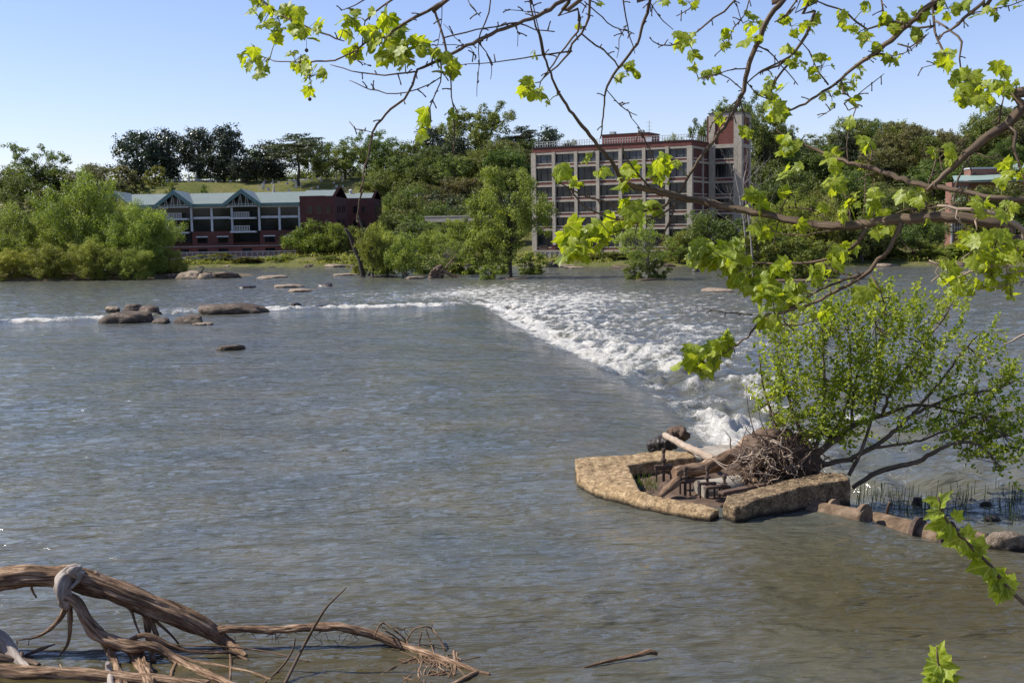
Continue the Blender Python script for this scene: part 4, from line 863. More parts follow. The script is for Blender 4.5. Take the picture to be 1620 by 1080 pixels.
def salmon_house():
    Y = 204.0; X = lambda px, yy=Y: pt(px, 330, yy).x; Z = lambda py, px=1515, yy=Y: pt(px, py, yy).z
    O = Vector((X(1515), Y, tz(X(1515), Y)-.3)); root = empty('brick_house', O, 0, 'salmon brick house with mint green roof and balconies half hidden by trees at right', 'house')
    def B(mb, n, m, p=root): mb.v = [(v[0]-O.x, v[1]-O.y, v[2]-O.z) for v in mb.v]; return mb.build(n, M[m], p)
    B(MB().box(X(1505), X(1531), Y, Y+2.9, O.z, Z(288)), 'wall', 'brick3'); B(MB().box(X(1545), X(1640), Y+3, Y+9, O.z, Z(287)), 'rear_wall', 'brick3')
    B(MB().box(X(1552), X(1600), Y+5, Y+8, Z(287)+.01, Z(266)), 'upper_wall', 'brick3'); B(MB().box(X(1551), X(1601), Y+4.8, Y+8.2, Z(266)+.005, Z(263.5)), 'cornice', 'white')
    B(MB().box(X(1556), X(1561), Y+4.94, Y+4.995, Z(277), Z(272)), 'window', 'glass')
    r = MB(); r.poly([(X(1506), Y-.8, Z(286.5)), (X(1640), Y-.8, Z(284)), (X(1640), Y+6, Z(272)), (X(1526), Y+6, Z(276))]); r.box(X(1506), X(1640), Y-.8, Y-.5, Z(288.5), Z(287)); ro = B(r, 'roof', 'roof2')
    B(MB().box(X(1508), X(1560), Y-.6, Y+2.9, Z(289), Z(288.6)), 'soffit', 'white', ro)
    r = MB(); r.poly([(X(1594), Y+1, Z(270)), (X(1660), Y+1, Z(268)), (X(1660), Y+9, Z(256)), (X(1608), Y+9, Z(258))]); B(r, 'upper_roof', 'roof2')
    for (a, b, c, d) in ((1511,1528,295,310),(1511,1525,321,337),(1511,1522,350,366)):
        g = B(MB().box(X(a), X(b), Y-.06, Y-.005, Z(d), Z(c)), 'window', 'glass'); f = MB()
        for k in range(4): xx = X(a)+(X(b)-X(a))*k/3; f.box(xx-.05, xx+.05, Y-.12, Y-.065, Z(d), Z(c))
        f.box(X(a), X(b), Y-.118, Y-.066, Z((c+d)/2+2), Z((c+d)/2+1)); B(f, 'frame', 'white', g)
    aw = MB(); aw.poly([(X(1500), Y-1.8, Z(320)), (X(1522), Y-1.8, Z(319)), (X(1526), Y-.02, Z(311)), (X(1506), Y-.02, Z(312))]); aw.box(X(1500), X(1522), Y-1.8, Y-1.7, Z(321.5), Z(320.2)); B(aw, 'awning', 'roof2')
    for z in (337, 347): 
        b = B(MB().box(X(1500), X(1530), Y-1.8, Y-.13, Z(z+1.5), Z(z)), 'balcony', 'white'); rl = MB(); rl.box(X(1500), X(1530), Y-1.8, Y-1.72, Z(z-6), Z(z-5.2))
        for k in range(12): xx = X(1500)+(X(1530)-X(1500))*k/11; rl.box(xx-.03, xx+.03, Y-1.79, Y-1.73, Z(z)+.001, Z(z-5.3))
        B(rl, 'railing', 'white', b)
    for px in (1501, 1529): B(MB().box(X(px)-.12, X(px)+.12, Y-1.78, Y-1.5, O.z, Z(349)), 'post', 'white')
salmon_house()
# roadside wall and parked car
a, b = pt(672, 342, 243), pt(800, 340, 236); w_ = MB(); L_ = (b-a).length; rz = math.atan2(b.y-a.y, b.x-a.x)
w_.box(0, L_, 0, .4, -1.3, -.25); w_.box(-.05, L_+.05, -.08, .48, -.248, 0); o = w_.build('roadside_wall', M['concrete'], None, a); o.rotation_euler.z = rz
tag(o, 'long pale roadside parapet wall crossing the wooded slope left of the office block', 'wall')
def car(px, py, Y, label):
    p = pt(px, py, Y); z = tz(p.x, Y); r = empty('parked_car', (p.x, Y, z), .1, label, 'car')
    prof = [(-2.1,.35),(-2.15,.8),(-1.7,.98),(-1.1,1.02),(-.6,1.45),(.9,1.48),(1.6,1.02),(2.1,.92),(2.2,.4)]
    b = MB().prism(prof, -.85, .85); bo = b.build('body', M['paint'], r)
    MB().prism([(-.95,1.04),(-.55,1.40),(.85,1.42),(1.4,1.04)], -.86, .86).build('window', M['glass'], r)
    for x in (-1.35, 1.35):
        for y in (-.88, .72): 
            t = MB().tube([(x, y, .33), (x, y+.16, .33)], .33, 14); wo = t.build('wheel', M['black'], r); MB().tube([(x, y-.01, .33), (x, y+.17, .33)], .18, 10).build('rim', M['steel'], wo)
M['paint'] = plain('silver_paint', (.3,.31,.33), .3, .3)
car(648, 396, 222, 'grey car parked by the trees above the stump with debris')
# gravestones
gm = [MB().prism([(-.4,0),(-.4,.8),(-.3,1.0),(0,1.1),(.3,1.0),(.4,.8),(.4,0)], -.1, .1), MB().box(-.35,.35,-.12,.12,0,.75).box(-.5,.5,-.25,.25,0,.2), MB().box(-.5,.5,-.5,.5,0,.5).prism([(-.28,.5),(-.15,2.4),(0,2.7),(.15,2.4),(.28,.5)], -.25,.25)]
gms = []
for g in gm: o = g.build('gravestone', M['white']); gms.append(o.data); bpy.data.objects.remove(o)
M['stone'] = plain('gravestone_stone', (.42,.41,.38), .8)
for g in gms: g.materials.clear(); g.materials.append(M['stone'])
rg = random.Random(11)
for k in range(95):
    if k < 62: px = rg.uniform(405, 545); Y = rg.uniform(303, 334)
    elif k < 86: px = rg.uniform(215, 400); Y = rg.uniform(331, 336)
    else: px = rg.uniform(668, 720); Y = rg.uniform(300, 306)
    p = pt(px, 290, Y); i = 2 if k % 9 == 0 else k % 2; o = bpy.data.objects.new('gravestone', gms[i]); COL.objects.link(o)
    s = rg.uniform(.55, .95); o.location = (p.x, Y, tz(p.x, Y)-.1); o.scale = (s, s, s); o.rotation_euler.z = rg.uniform(-.5, .5)
    tag(o, ['weathered round topped gravestone on the cemetery hill', 'squat gravestone on a base on the cemetery hill', 'tall obelisk gravestone on the cemetery hill'][i]+(' near the spreading pine' if k < 62 else ' beneath the dark magnolias' if k < 86 else ' between the hillside trees'), 'gravestone', 'gravestones on the cemetery hill')
# ------------------------------------------------------------------ dead trees, stumps and debris in the river
def tube_px(mb, pts, Y, mpp=None, sides=7, **kw):       # pts: (px, py, width_px[, dY])
    P = []; Rr = []
    for q in pts:
        y = Y+(q[3] if len(q) > 3 else 0); P.append(pt(q[0], q[1], y)); Rr.append(max(q[2]*y/F/2, .0015))
    return mb.tube(P, Rr, sides, **kw)
rd = random.Random(21)
def dead_tree(name, Y, trunk, label, n=26, mat='greybark', ln=3.5, seed=1, zb=-.6):
    rr = random.Random(seed); mb = MB(); tube_px(mb, trunk, Y, rough=.15, seed=seed)
    P = [pt(q[0], q[1], Y) for q in trunk]; O = gp(trunk[0][0], trunk[0][1], zb); O = Vector((P[0].x, Y, P[0].z))
    def br(p, d, l, r, dep):
        pts = [p]; q = p.copy(); dd = d.copy()
        for k in range(4):
            dd = (dd+Vector((rr.uniform(-.3, .3), rr.uniform(-.3, .3), rr.uniform(-.12, .3)))).normalized(); q = q+dd*l/4; pts.append(q.copy())
            if dep and k > 0: br(q.copy(), (dd+Vector((rr.uniform(-.9, .9), rr.uniform(-.9, .9), rr.uniform(-.3, .8)))).normalized(), l*.55, r*.5, dep-1)
        mb.tube(pts, [r, r*.8, r*.6, r*.45, r*.2], 4)
    for k in range(n):
        t = rr.uniform(.35, 1)*(len(P)-1); i = min(int(t), len(P)-2); p = P[i].lerp(P[i+1], t-i)
        br(p, Vector((rr.uniform(-1, 1), rr.uniform(-.6, .6), rr.uniform(.1, .9))).normalized(), ln*rr.uniform(.5, 1.2), .05, 2 if k % 3 else 1)
    o = mb.build_at(name, M[mat], O); return tag(o, label, 'dead tree')
Yd = gp(1190, 442, -.5).y
dead_tree('dead_tree', Yd, [(1180,445,4),(1180,400,4),(1178,360,3.4),(1172,320,2.8),(1165,285,2.2),(1160,262,1.5)], 'bare white dead tree in front of the brick tower', 15, 'greybark', 3.6, 4)
dead_tree('dead_tree', Yd-3, [(1192,445,3.5),(1188,380,3),(1182,330,2.6),(1176,292,2),(1180,270,1.4)], 'second bare white tree right beside the first, leaning together', 9, 'greybark', 3.2, 9)
o = MB(); Y_ = Yi2; tube_px(o, [(575,442,9),(572,425,8),(568,408,8),(560,390,7),(553,372,6),(546,361,4)], Y_, rough=.2); tube_px(o, [(566,400,5),(575,370,4),(566,340,3)], Y_); tube_px(o, [(583,440,4),(590,420,3),(612,408,2),(618,395,1)], Y_)
for k in range(8): tube_px(o, [(rd.uniform(560,592), 439, 3), (rd.uniform(550,600), 443, 2)], Y_-1)
tag(o.build_at('dead_tree', M['farbark'], gp(575,442,-.5)), 'leaning dead grey trunk with broken top on the left islet', 'dead tree')
Ys = gp(690, 440, -.5).y; o = MB()
for k in range(10):
    a = k*.63; o.tube([pt(690+3*math.cos(a), 436+4*math.sin(a), Ys), pt(690+9*math.cos(a), 434+8*math.sin(a), Ys-.5), pt(690+11*math.cos(a+.5), 436+9*math.sin(a+.5), Ys)], [.35,.2,.06], 6)
o.tube([pt(684,443,Ys), pt(690,428,Ys), pt(700,420,Ys)], [.7,.5,.2], 8, rough=.3)
tag(o.build_at('tree_stump', M['driftdark'], gp(688,442,-.5)), 'dark upturned root stump in the far rapids', 'stump')
o = MB(); tube_px(o, [(692,424,4),(705,430,6),(720,438,6),(732,443,4)], Ys, rough=.2); tube_px(o, [(700,428,2),(712,415,1.5),(722,402,1)], Ys)
tag(o.build_at('fallen_log', M['drift'], gp(712,441,-.5)), 'mossy log sloping down into the water from the root stump', 'log')
o = MB(); tube_px(o, [(652,440,4),(662,443,6),(680,443,6)], Ys, rough=.2); tag(o.build_at('floating_log', M['drift'], gp(665,442,-.5)), 'short pale log lying left of the root stump', 'log')
o = MB(); 
for p in ([(641,436,3),(638,428,2),(636,424,1)],[(641,436,3),(645,428,2),(648,426,1)],[(625,437,2),(630,432,1)],[(641,437,4),(648,432,2)]): tube_px(o, p, Ys+1)
tag(o.build_at('snag', M['farbark'], gp(641,437,-.5)), 'small forked snag sticking up between leaning trunk and stump', 'snag')
o = MB(); tube_px(o, [(316,436,2.5),(320,428,2),(324,423,1)], 180); tag(o.build_at('snag', M['farbark'], gp(316,437,-.5)), 'small bare snag among the pale boulders by the left island', 'snag')

# ------------------------------------------------------------------ concrete valve pit
def solid(name, mb, mat, O, parent=None, vox=.045, disp=.022, freq=3, seed=0):
    s = mb.build('tmp', None); md = s.modifiers.new('r', 'REMESH'); md.mode = 'VOXEL'; md.voxel_size = vox
    dg = bpy.context.evaluated_depsgraph_get(); me = bpy.data.meshes.new_from_object(s.evaluated_get(dg)); bpy.data.objects.remove(s)
    n = len(me.vertices); co = np.empty(n*3, np.float32); me.vertices.foreach_get('co', co); no = np.empty(n*3, np.float32); me.vertex_normals.foreach_get('vector', no)
    co = co.reshape(-1, 3); no = no.reshape(-1, 3); dd = disp*(n3(co, freq, seed)+.6*n3(co, freq*3, seed+3)+.45*n3(co, freq*8, seed+6))
    co = co+no*dd[:, None]-np.array(O[:], np.float32); me.vertices.foreach_set('co', co.ravel()); me.polygons.foreach_set('use_smooth', [True]*len(me.polygons)); me.update()
    return link(name, me, M[mat], parent, None if parent else O)
def prism_top(tops, zb):       # tops: list of Vector, closed loop; extrude down to zb
    mb = MB(); n = len(tops); mb.v = [tuple(p) for p in tops]+[(p.x, p.y, zb) for p in tops]
    mb.f = [tuple(range(n)), tuple(reversed(range(n, 2*n)))]+[(i, i+n, (i+1) % n+n, (i+1) % n) for i in range(n)]
    mb.uv = [[(0, 0)]*len(f) for f in mb.f]; mb.sm = [False]*len(mb.f); return mb
PO = gp(1000, 790, 0)
lw = [(910,724,.40),(950,721,.42),(993,718,.42),(1047,712,.42),(1096,714,.42),(1101,722,.4),(1050,727,.4),(1003,732,.4),(994,735,.4),(1012,774,.40),(1067,788,.32),(1110,796,.26),(1139,804,.20),(1124,815,.14),(1087,811,.13),(1017,797,.14),(943,775,.18),(913,756,.22)]
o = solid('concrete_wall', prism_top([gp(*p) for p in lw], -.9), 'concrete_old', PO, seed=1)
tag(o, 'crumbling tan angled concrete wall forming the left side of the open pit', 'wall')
rw_ = [(1144,797,.34),(1150,784,.36),(1200,770,.44),(1257,756,.52),(1303,746,.6),(1338,748,.62),(1346,757,.62),(1310,762,.6),(1273,768,.56),(1230,780,.5),(1193,790,.42),(1180,799,.38),(1160,801,.36)]
o = solid('concrete_wall', prism_top([gp(*p) for p in rw_], -.9), 'concrete_brown', gp(1240,800,0), seed=7)
tag(o, 'rough brown concrete block wall forming the right side of the open pit', 'wall')
# back ledge in the flow
bl = [(1090,706,.12),(1150,702,.12),(1185,704,.12),(1190,716,.10),(1140,722,.10),(1096,722,.10)]
tag(solid('concrete_ledge', prism_top([gp(*p) for p in bl], -.9), 'concrete_st', gp(1140,715,0), seed=9), 'thin wet concrete ledge with water spilling behind the pit', 'ledge')
# silt and litter inside
sl = [(1005,745),(1060,735),(1180,725),(1290,745),(1200,775),(1140,800),(1070,790),(1015,775)]
tag(solid('silt_bed', prism_top([gp(x, y, .04) for x, y in sl], -.6), 'driftdark', gp(1120,765,0), vox=.08, disp=.06, seed=12), kind='structure')
# curved pipe inside, planks
o = MB(); Yp = gp(1160,775,.2).y
o.tube([gp(1105,782,.05), gp(1150,776,.08), gp(1190,765,.1), gp(1230,752,.1)], [.34]*4, 20, step=.1); op = o.build_at('valve_pipe', M['concrete_st'], gp(1160,775,0)); tag(op, 'curved top of the large grey pipe inside the concrete pit', 'pipe')
for k, (x, y) in enumerate(((1168,771),(1183,767))):
    r_ = MB(); c = gp(x, y, .09); r_.tube([c+Vector((-.05,-.02,0)), c+Vector((.07,.03,0))], [.40,.40], 20); r_.v = [tuple(Vector(v)-op.location) for v in r_.v]; r_.build('pipe_collar', M['iron'], op)
def plank(x0, y0, x1, y1, z, wd, lab, m='driftdark'):
    a, b = gp(x0, y0, z), gp(x1, y1, z); L_ = (b-a).length; mb = MB().box(0, L_, -wd/2, wd/2, -.03, .04)
    o = solid('plank', mb, m, Vector((0,0,0)), vox=.03, disp=.008, seed=int(x0)); o.location = a; o.rotation_euler.z = math.atan2(b.y-a.y, b.x-a.x); tag(o, lab, 'plank')
plank(1074,760,1180,753,.30,.16,'upper grey plank lying across the concrete pit'); plank(1115,772,1150,768,.34,.14,'short plank carrying the tall valve stem')
plank(1140,780,1215,765,.36,.2,'plank beside the pipe meeting the right wall'); plank(1036,741,1068,739,.34,.1,'narrow crosspiece at the left of the pit')
def valve(px, py, h, w_, lab):
    p = gp(px, py, .02); r = empty('valve', p, 0, lab, 'valve')
    MB().tube([(0,0,-.2), (0,0,h)], .035, 8).build('stem', M['iron'], r)
    MB().tube([(0,0,h*.72), (0,0,h*.78)], .075, 8).build('collar', M['iron'], r); MB().tube([(0,0,h), (0,0,h+.09)], [.06,.045], 6).build('nut', M['iron'], r)
    c = MB().box(-w_/2, w_/2, -.05, .05, h*.5, h*.5+.06); 
    for s in (-1, 1): c.box(s*w_*.4-.02, s*w_*.4+.02, -.02, .02, -.1, h*.5-.001)
    c.build('bracket', M['iron'], r)
valve(1050,764,.80,.45,'rusty valve stem with wide crosspiece at the left of the pit'); valve(1084,784,.62,.3,'short rusty valve stem on the planks'); valve(1119,790,.72,.42,'tallest front valve stem between the pit walls')
valve(1146,788,.48,.3,'low valve stem against the end of the right wall'); valve(1218,772,.50,.2,'small valve stem near the root wad')
# outflow pipe and flanges
o = MB(); a, b = gp(1262,806,-.10), gp(1368,825,-.10); ax = (b-a).normalized(); o.tube([a-ax*.6, a, b], .27, 28, step=.15)
po = o.build_at('iron_pipe', M['pipe'], gp(1320,812,0)); tag(po, 'rusty pipe leaving the right wall of the pit', 'pipe')
for (x, y, r_, t) in ((1318,812,.335,.07),(1366,822,.36,.09)):
    c = gp(x, y, -.10); m_ = MB(); m_.tube([c-ax*t/2, c+ax*t/2], r_, 26); m_.v = [tuple(Vector(v)-po.location) for v in m_.v]; m_.build('flange', M['pipe'], po)
c2 = gp(1385,834,-.47); e2 = gp(1560,870,-.47); o = MB(); o.tube([c2, gp(1450,850,-.40), e2], .36, 22, step=.2); p2 = o.build_at('iron_pipe', M['pipe'], gp(1460,846,0)); tag(p2, 'sunken pipe run with water washing over it towards the boulder', 'pipe')
for (x, y, r_) in ((1452,846,.40),(1498,855,.43)):
    c = gp(x, y, -.31); m_ = MB(); m_.tube([c-ax*.05, c+ax*.05], r_, 26); m_.v = [tuple(Vector(v)-p2.location) for v in m_.v]; m_.build('flange', M['iron'], p2)
# logs at the pit
def log(pts, z, lab, mat='drift', name='log', sides=16, rough=.2, cat='log', twigs=()):
    P = [gp(p[0], p[1], p[3] if len(p) > 3 else z) for p in pts]; Rr = [p[2]*q.y/F/2 for p, q in zip(pts, P)]
    mb = MB().tube(P, Rr, sides, step=.08, rough=rough, groove=.12, seed=int(pts[0][0]))
    for t in twigs: mb.tube([gp(q[0], q[1], q[3]) for q in t], [q[2]*.007 for q in t], 6)
    return tag(mb.build_at(name, M[mat], P[0]), lab, cat)
log([(1052,688,10,.55),(1085,706,11,.55),(1112,718,12,.55),(1130,728,14,.5)], .5, 'pale bark stripped log slanting over the back of the pit', 'palebranch')
log([(1066,748,17,.5),(1080,746,22,.5),(1110,741,21,.5),(1140,730,24,.55),(1165,718,22,.6)], .5, 'thick broken brown log lying across the pit', 'drift')
log([(1044,786,7,.1),(1055,774,13,.25),(1068,764,15,.4),(1074,758,12,.45)], .3, 'short split log propped at the front left of the pit', 'drift')
log([(1175,727,16,.5),(1190,745,13,.4),(1196,765,9,.3)], .4, 'pale splintered log hanging off the root wad', 'drift')
log([(1166,722,26,.5),(1185,704,30,.6),(1205,698,20,.7)], .4, 'gnarled trunk end beneath the root wad', 'drift')
tag(solid('tree_stump', MB().tube([gp(1028,708,.1), gp(1048,702,.25), gp(1070,698,.35)], [.16,.25,.2], 14), 'rockdark', gp(1050,706,0), vox=.04, disp=.06, freq=4, seed=4), 'dark wet lump of wood left of the pale log at the back of the pit', 'stump')
tag(solid('burl', MB().tube([gp(1058,688,.45), gp(1074,684,.52), gp(1084,690,.45)], [.14,.2,.15], 14), 'driftdark', gp(1072,694,0), vox=.035, disp=.07, freq=5, seed=6), 'knobbly brown burl on top of the pale log end', 'burl')
# root wad with debris
rw2 = random.Random(4); cen = gp(1215, 740, .3)
root = empty('root_wad', gp(1220,748,0), 0, 'tangled mound of roots and flood debris on the pit below the leaning bush', 'root wad')
RO = root.location.copy()
md = MB().tube([pt(1175,735,27.2), pt(1215,716,27.5), pt(1255,722,27.6), pt(1295,745,27.6)], [.3,.62,.55,.25], 16); core = solid('root_mass', md, 'driftdark', RO, root, vox=.06, disp=.12, freq=3, seed=3)
def tangle(name, mat, n, seed, c0, spr, ln, r0, O, parent):
    r = random.Random(seed); mb = MB()
    for k in range(n):
        c = c0+Vector((r.gauss(0, spr[0]), r.gauss(0, spr[1]), r.gauss(0, spr[2]))); d = Vector((r.gauss(0, 1), r.gauss(0, .7), r.gauss(0, .8))).normalized(); l = r.uniform(.4, 1)*ln; P = [c]
        for j in range(4): d = (d+Vector((r.gauss(0, .35), r.gauss(0, .35), r.gauss(-.05, .35)))).normalized(); P.append(P[-1]+d*l/4)
        rr = r.uniform(.5, 1.3)*r0; mb.tube(P, [rr, rr*.9, rr*.7, rr*.5, rr*.25], 5)
    mb.v = [tuple(Vector(v)-O) for v in mb.v]; return mb.build(name, M[mat], parent)
RWY = 27.1
tangle('roots', 'palebranch', 110, 5, pt(1212, 724, RWY-.35), (.33, .25, .26), .95, .016, RO, root)
tangle('dark_roots', 'driftdark', 130, 6, pt(1235, 715, RWY), (.42, .3, .25), 1.0, .018, RO, root)
tangle('litter', 'drift', 50, 7, pt(1185, 755, RWY-.5), (.4, .3, .10), .7, .014, RO, root)
mb = MB()
for (a, b) in (((1195,690),(1180,600)),((1215,690),(1200,640)),((1200,700),(1255,665)),((1170,720),(1195,650))):
    mb.tube([pt(a[0], a[1], RWY), pt((a[0]+b[0])/2-4, (a[1]+b[1])/2, RWY-.1), pt(b[0], b[1], RWY-.2)], [.012,.009,.004], 5)
mb.v = [tuple(Vector(v)-RO) for v in mb.v]; mb.build('bare_shoots', M['twig'], root)

# ------------------------------------------------------------------ leaning bush
def bush():
    r = random.Random(12); rng = np.random.RandomState(12); Y0 = 27.4; B0 = pt(1300, 755, Y0); B0.z = 0
    root = empty('leaning_bush', B0, 0, 'bright green birch bush leaning right from the concrete pit over the water', 'bush')
    st = [[(1349,771,7,0),(1393,745,9,-.2),(1450,730,8,-.4),(1481,714,7,-.5),(1509,701,5,-.6),(1541,701,4,-.6),(1563,715,3,-.6),(1583,740,2,-.6)],
          [(1285,735,10,0),(1330,730,8,0),(1380,708,8,0),(1418,679,7,.1),(1443,657,6,.1),(1506,629,5,.1),(1569,616,4,0),(1613,600,3,0)],
          [(1240,705,16,0),(1283,720,14,0),(1317,698,10,.1),(1349,673,9,.2),(1396,657,7,.3),(1450,640,5,.4),(1510,650,4,.4),(1580,660,3,.4)],
          [(1286,720,8,0),(1300,673,6,.1),(1305,616,5,.2),(1303,560,3,.3),(1300,500,2,.3)],[(1343,752,7,-.1),(1361,717,6,-.1),(1374,679,5,0),(1390,620,4,.1),(1396,591,3,.2),(1387,547,2,.2),(1385,490,1.5,.2)],
          [(1396,657,6,.2),(1412,613,5,.2),(1450,560,4,.1),(1487,512,3,0),(1509,475,2,0)],[(1283,720,8,0),(1262,670,6,.1),(1245,620,4,.2),(1230,560,3,.3),(1222,500,2,.4)],
          [(1240,705,8,0),(1225,670,5,.2),(1210,620,4,.3),(1200,560,2,.3)],[(1310,700,6,.3),(1340,640,5,.4),(1345,570,4,.5),(1340,500,2,.5)],[(1443,657,5,.1),(1490,600,4,.2),(1520,560,3,.2),(1552,525,1.5,.2)],
          [(1509,701,4,-.5),(1560,680,3,-.5),(1600,690,2,-.5)],[(1380,708,5,-.2),(1440,700,4,-.4),(1500,680,3,-.4),(1560,650,2,-.4)],[(1349,673,5,.2),(1350,620,4,.1),(1375,540,2,0),(1410,470,1.5,0)]]
    mb = MB(); nodes = []
    for s in st:
        P = [pt(q[0], q[1], Y0+q[3]) for q in s]; mb.tube(P, [q[2]*Y0/F/2 for q in s], 8, step=.12, rough=.1, wob=.12, seed=int(s[0][0]))
        for i in range(len(P)-1):
            for t in (0, .33, .66): nodes.append(P[i].lerp(P[i+1], t))
    blobs = [(1290,560,80,85,64),(1365,560,80,85,60),(1248,605,46,70,30),(1270,660,60,45,28),(1440,575,62,75,44),(1340,650,75,45,30),(1228,530,26,40,8),(1400,500,60,30,16),(1490,610,55,50,30),(1420,660,60,40,24),(1530,670,60,42,34),(1580,640,42,35,18),(1590,690,40,28,15),(1500,520,22,45,12),(1545,570,30,32,12),(1600,600,24,18,7),(1215,640,40,30,10),(1480,690,50,25,14),(1210,660,20,25,5),(1250,682,45,26,20),(1300,690,50,22,16),(1340,600,90,90,40),(1560,705,50,16,10),(1520,715,50,14,7),(1600,650,24,30,8),(1580,735,22,12,4)]
    C = []; D = []; T = []; tw = MB(); nn = np.array([n[:] for n in nodes])
    for (cx, cy, rx, ry, n) in blobs:
        for k in range(int(n*1.7)):
            a = r.uniform(0, 6.28); q = math.sqrt(r.random()); x = cx+rx*q*math.cos(a); y = cy+ry*q*math.sin(a)
            if float(pn(np.array([x*.028]), np.array([y*.034]), 6)[0]) < -.22 and r.random() < .8: continue
            p = pt(x, y, Y0+r.gauss(.1, .55)); l = r.choice((.35,.5,.7,.9,1.1)); d = Vector((r.gauss(.12+(x-1330)*.0014, .38), r.gauss(0, .3), 1)).normalized()
            if y > 650: d = Vector((r.gauss(.6, .4), r.gauss(0, .4), r.gauss(.2, .4))).normalized()
            i = int(((nn-np.array(p[:]))**2).sum(1).argmin()); q0 = nodes[i]
            if (q0-p).length < 2.2:
                mid = q0.lerp(p, .55)+Vector((0, 0, -.05)); tw.tube([q0, mid, p, p+d*l], [.010, .007, .004, .0015], 4, step=.25)
            else: tw.tube([p-d*.2, p, p+d*l], [.006, .004, .0015], 4, step=.25)
            m = int(l/.036); ct = r.uniform(.1, .9)
            for j in range(m):
                c = p+d*(l*j/m)+Vector((r.gauss(0, .055), r.gauss(0, .055), r.gauss(0, .03))); C.append(c[:]); D.append((r.gauss(-.2, .6), r.gauss(-.25, .6), r.gauss(.6, .5))); T.append(min(1, max(0, ct+r.gauss(0, .2))))
    mb.v = [tuple(Vector(v)-B0) for v in mb.v]; mb.build('stems', M['bark'], root)
    tw.v = [tuple(Vector(v)-B0) for v in tw.v]; tw.build('twigs', M['twig'], root)
    C = np.array(C)-np.array(B0[:]); D = np.array(D); n = len(C)
    D /= np.linalg.norm(D, axis=1)[:, None]; a = rng.normal(size=(n, 3)); a -= D*(a*D).sum(1)[:, None]; a /= np.linalg.norm(a, axis=1)[:, None]; b = np.cross(D, a); s = (rng.uniform(.065, .125, n))[:, None]
    v = np.stack([C-a*s*.5, C+b*s*.36-a*s*.1+D*s*.12, C+b*s*.2+a*s*.28+D*s*.08, C+a*s*.55, C-b*s*.2+a*s*.28+D*s*.08, C-b*s*.36-a*s*.1+D*s*.12], 1).reshape(-1, 3)
    i = np.arange(n)[:, None]*6; f = np.concatenate([i+np.array([[0,1,2,3]]), i+np.array([[0,3,4,5]])])
    link('foliage', npmesh('foliage', v, f, {'tint': np.repeat(T, 6)}, smooth=False), M['l_bush'], root)
bush()
# reeds right of the pit
rr_ = random.Random(2); mb = MB()
for k in range(230):
    x = rr_.uniform(1352, 1625); y = rr_.uniform(776, 834) if x > 1400 else rr_.uniform(778, 805)
    if pn(np.array([x*.03]), np.array([y*.06]), 3)[0] < -.1: continue
    p = gp(x, y, -.5); h = rr_.uniform(.12, .42); q = p+Vector((rr_.gauss(0, .03), rr_.gauss(0, .03), h)); mb.tube([p-Vector((0,0,.1)), q], [.011, .006], 4)
tag(mb.build('reeds', M['reed']), 'short thin dark reeds standing in the shallow water right of the pit', 'reeds', kind='stuff')
mb = MB()
for k in range(60):
    p = gp(rr_.uniform(1002, 1040), rr_.uniform(765, 778), .08); mb.tube([p, p+Vector((rr_.gauss(0,.05), rr_.gauss(0,.05), rr_.uniform(.1, .35)))], [.008,.002], 3)
tag(mb.build('grass_tuft', M['l_bush']), 'green grass growing inside the left corner of the pit', 'grass', kind='stuff')
log([(1402,824,5,-.4),(1404,805,5,0),(1408,793,4,.2)], 0, 'short dark upright post right of the pipe', 'driftdark', 'post', 8, cat='post')
for (x, y, w_, h, lab) in ((1452,795,18,9,'small black rock among the reeds'),(1560,798,18,5,'flat black rock among the reeds near the right edge'),(1573,823,26,8,'low mossy rock between the reeds and the tan boulder')): rock(x, y, w_, h, lab, 'rockdark', -.5, int(x) % 5)
# distant bit of twig at right, floating stick
mb = MB(); P = gp(1600,545,-.4); tube_px(mb, [(1587,545,2),(1600,540,3),(1612,533,4),(1640,520,5)], P.y); tag(mb.build_at('driftwood_stick', M['palebranch'], P), 'thin stick rising from the water at the right edge', 'stick')
log([(921,1056,2,0),(950,1048,5,.03),(985,1040,7,.05),(1015,1034,8,.08),(1028,1030,10,.1),(1040,1034,5,.06)], 0, 'short forked stick floating alone at the bottom centre', 'drift', 'floating_stick', 8, cat='stick')

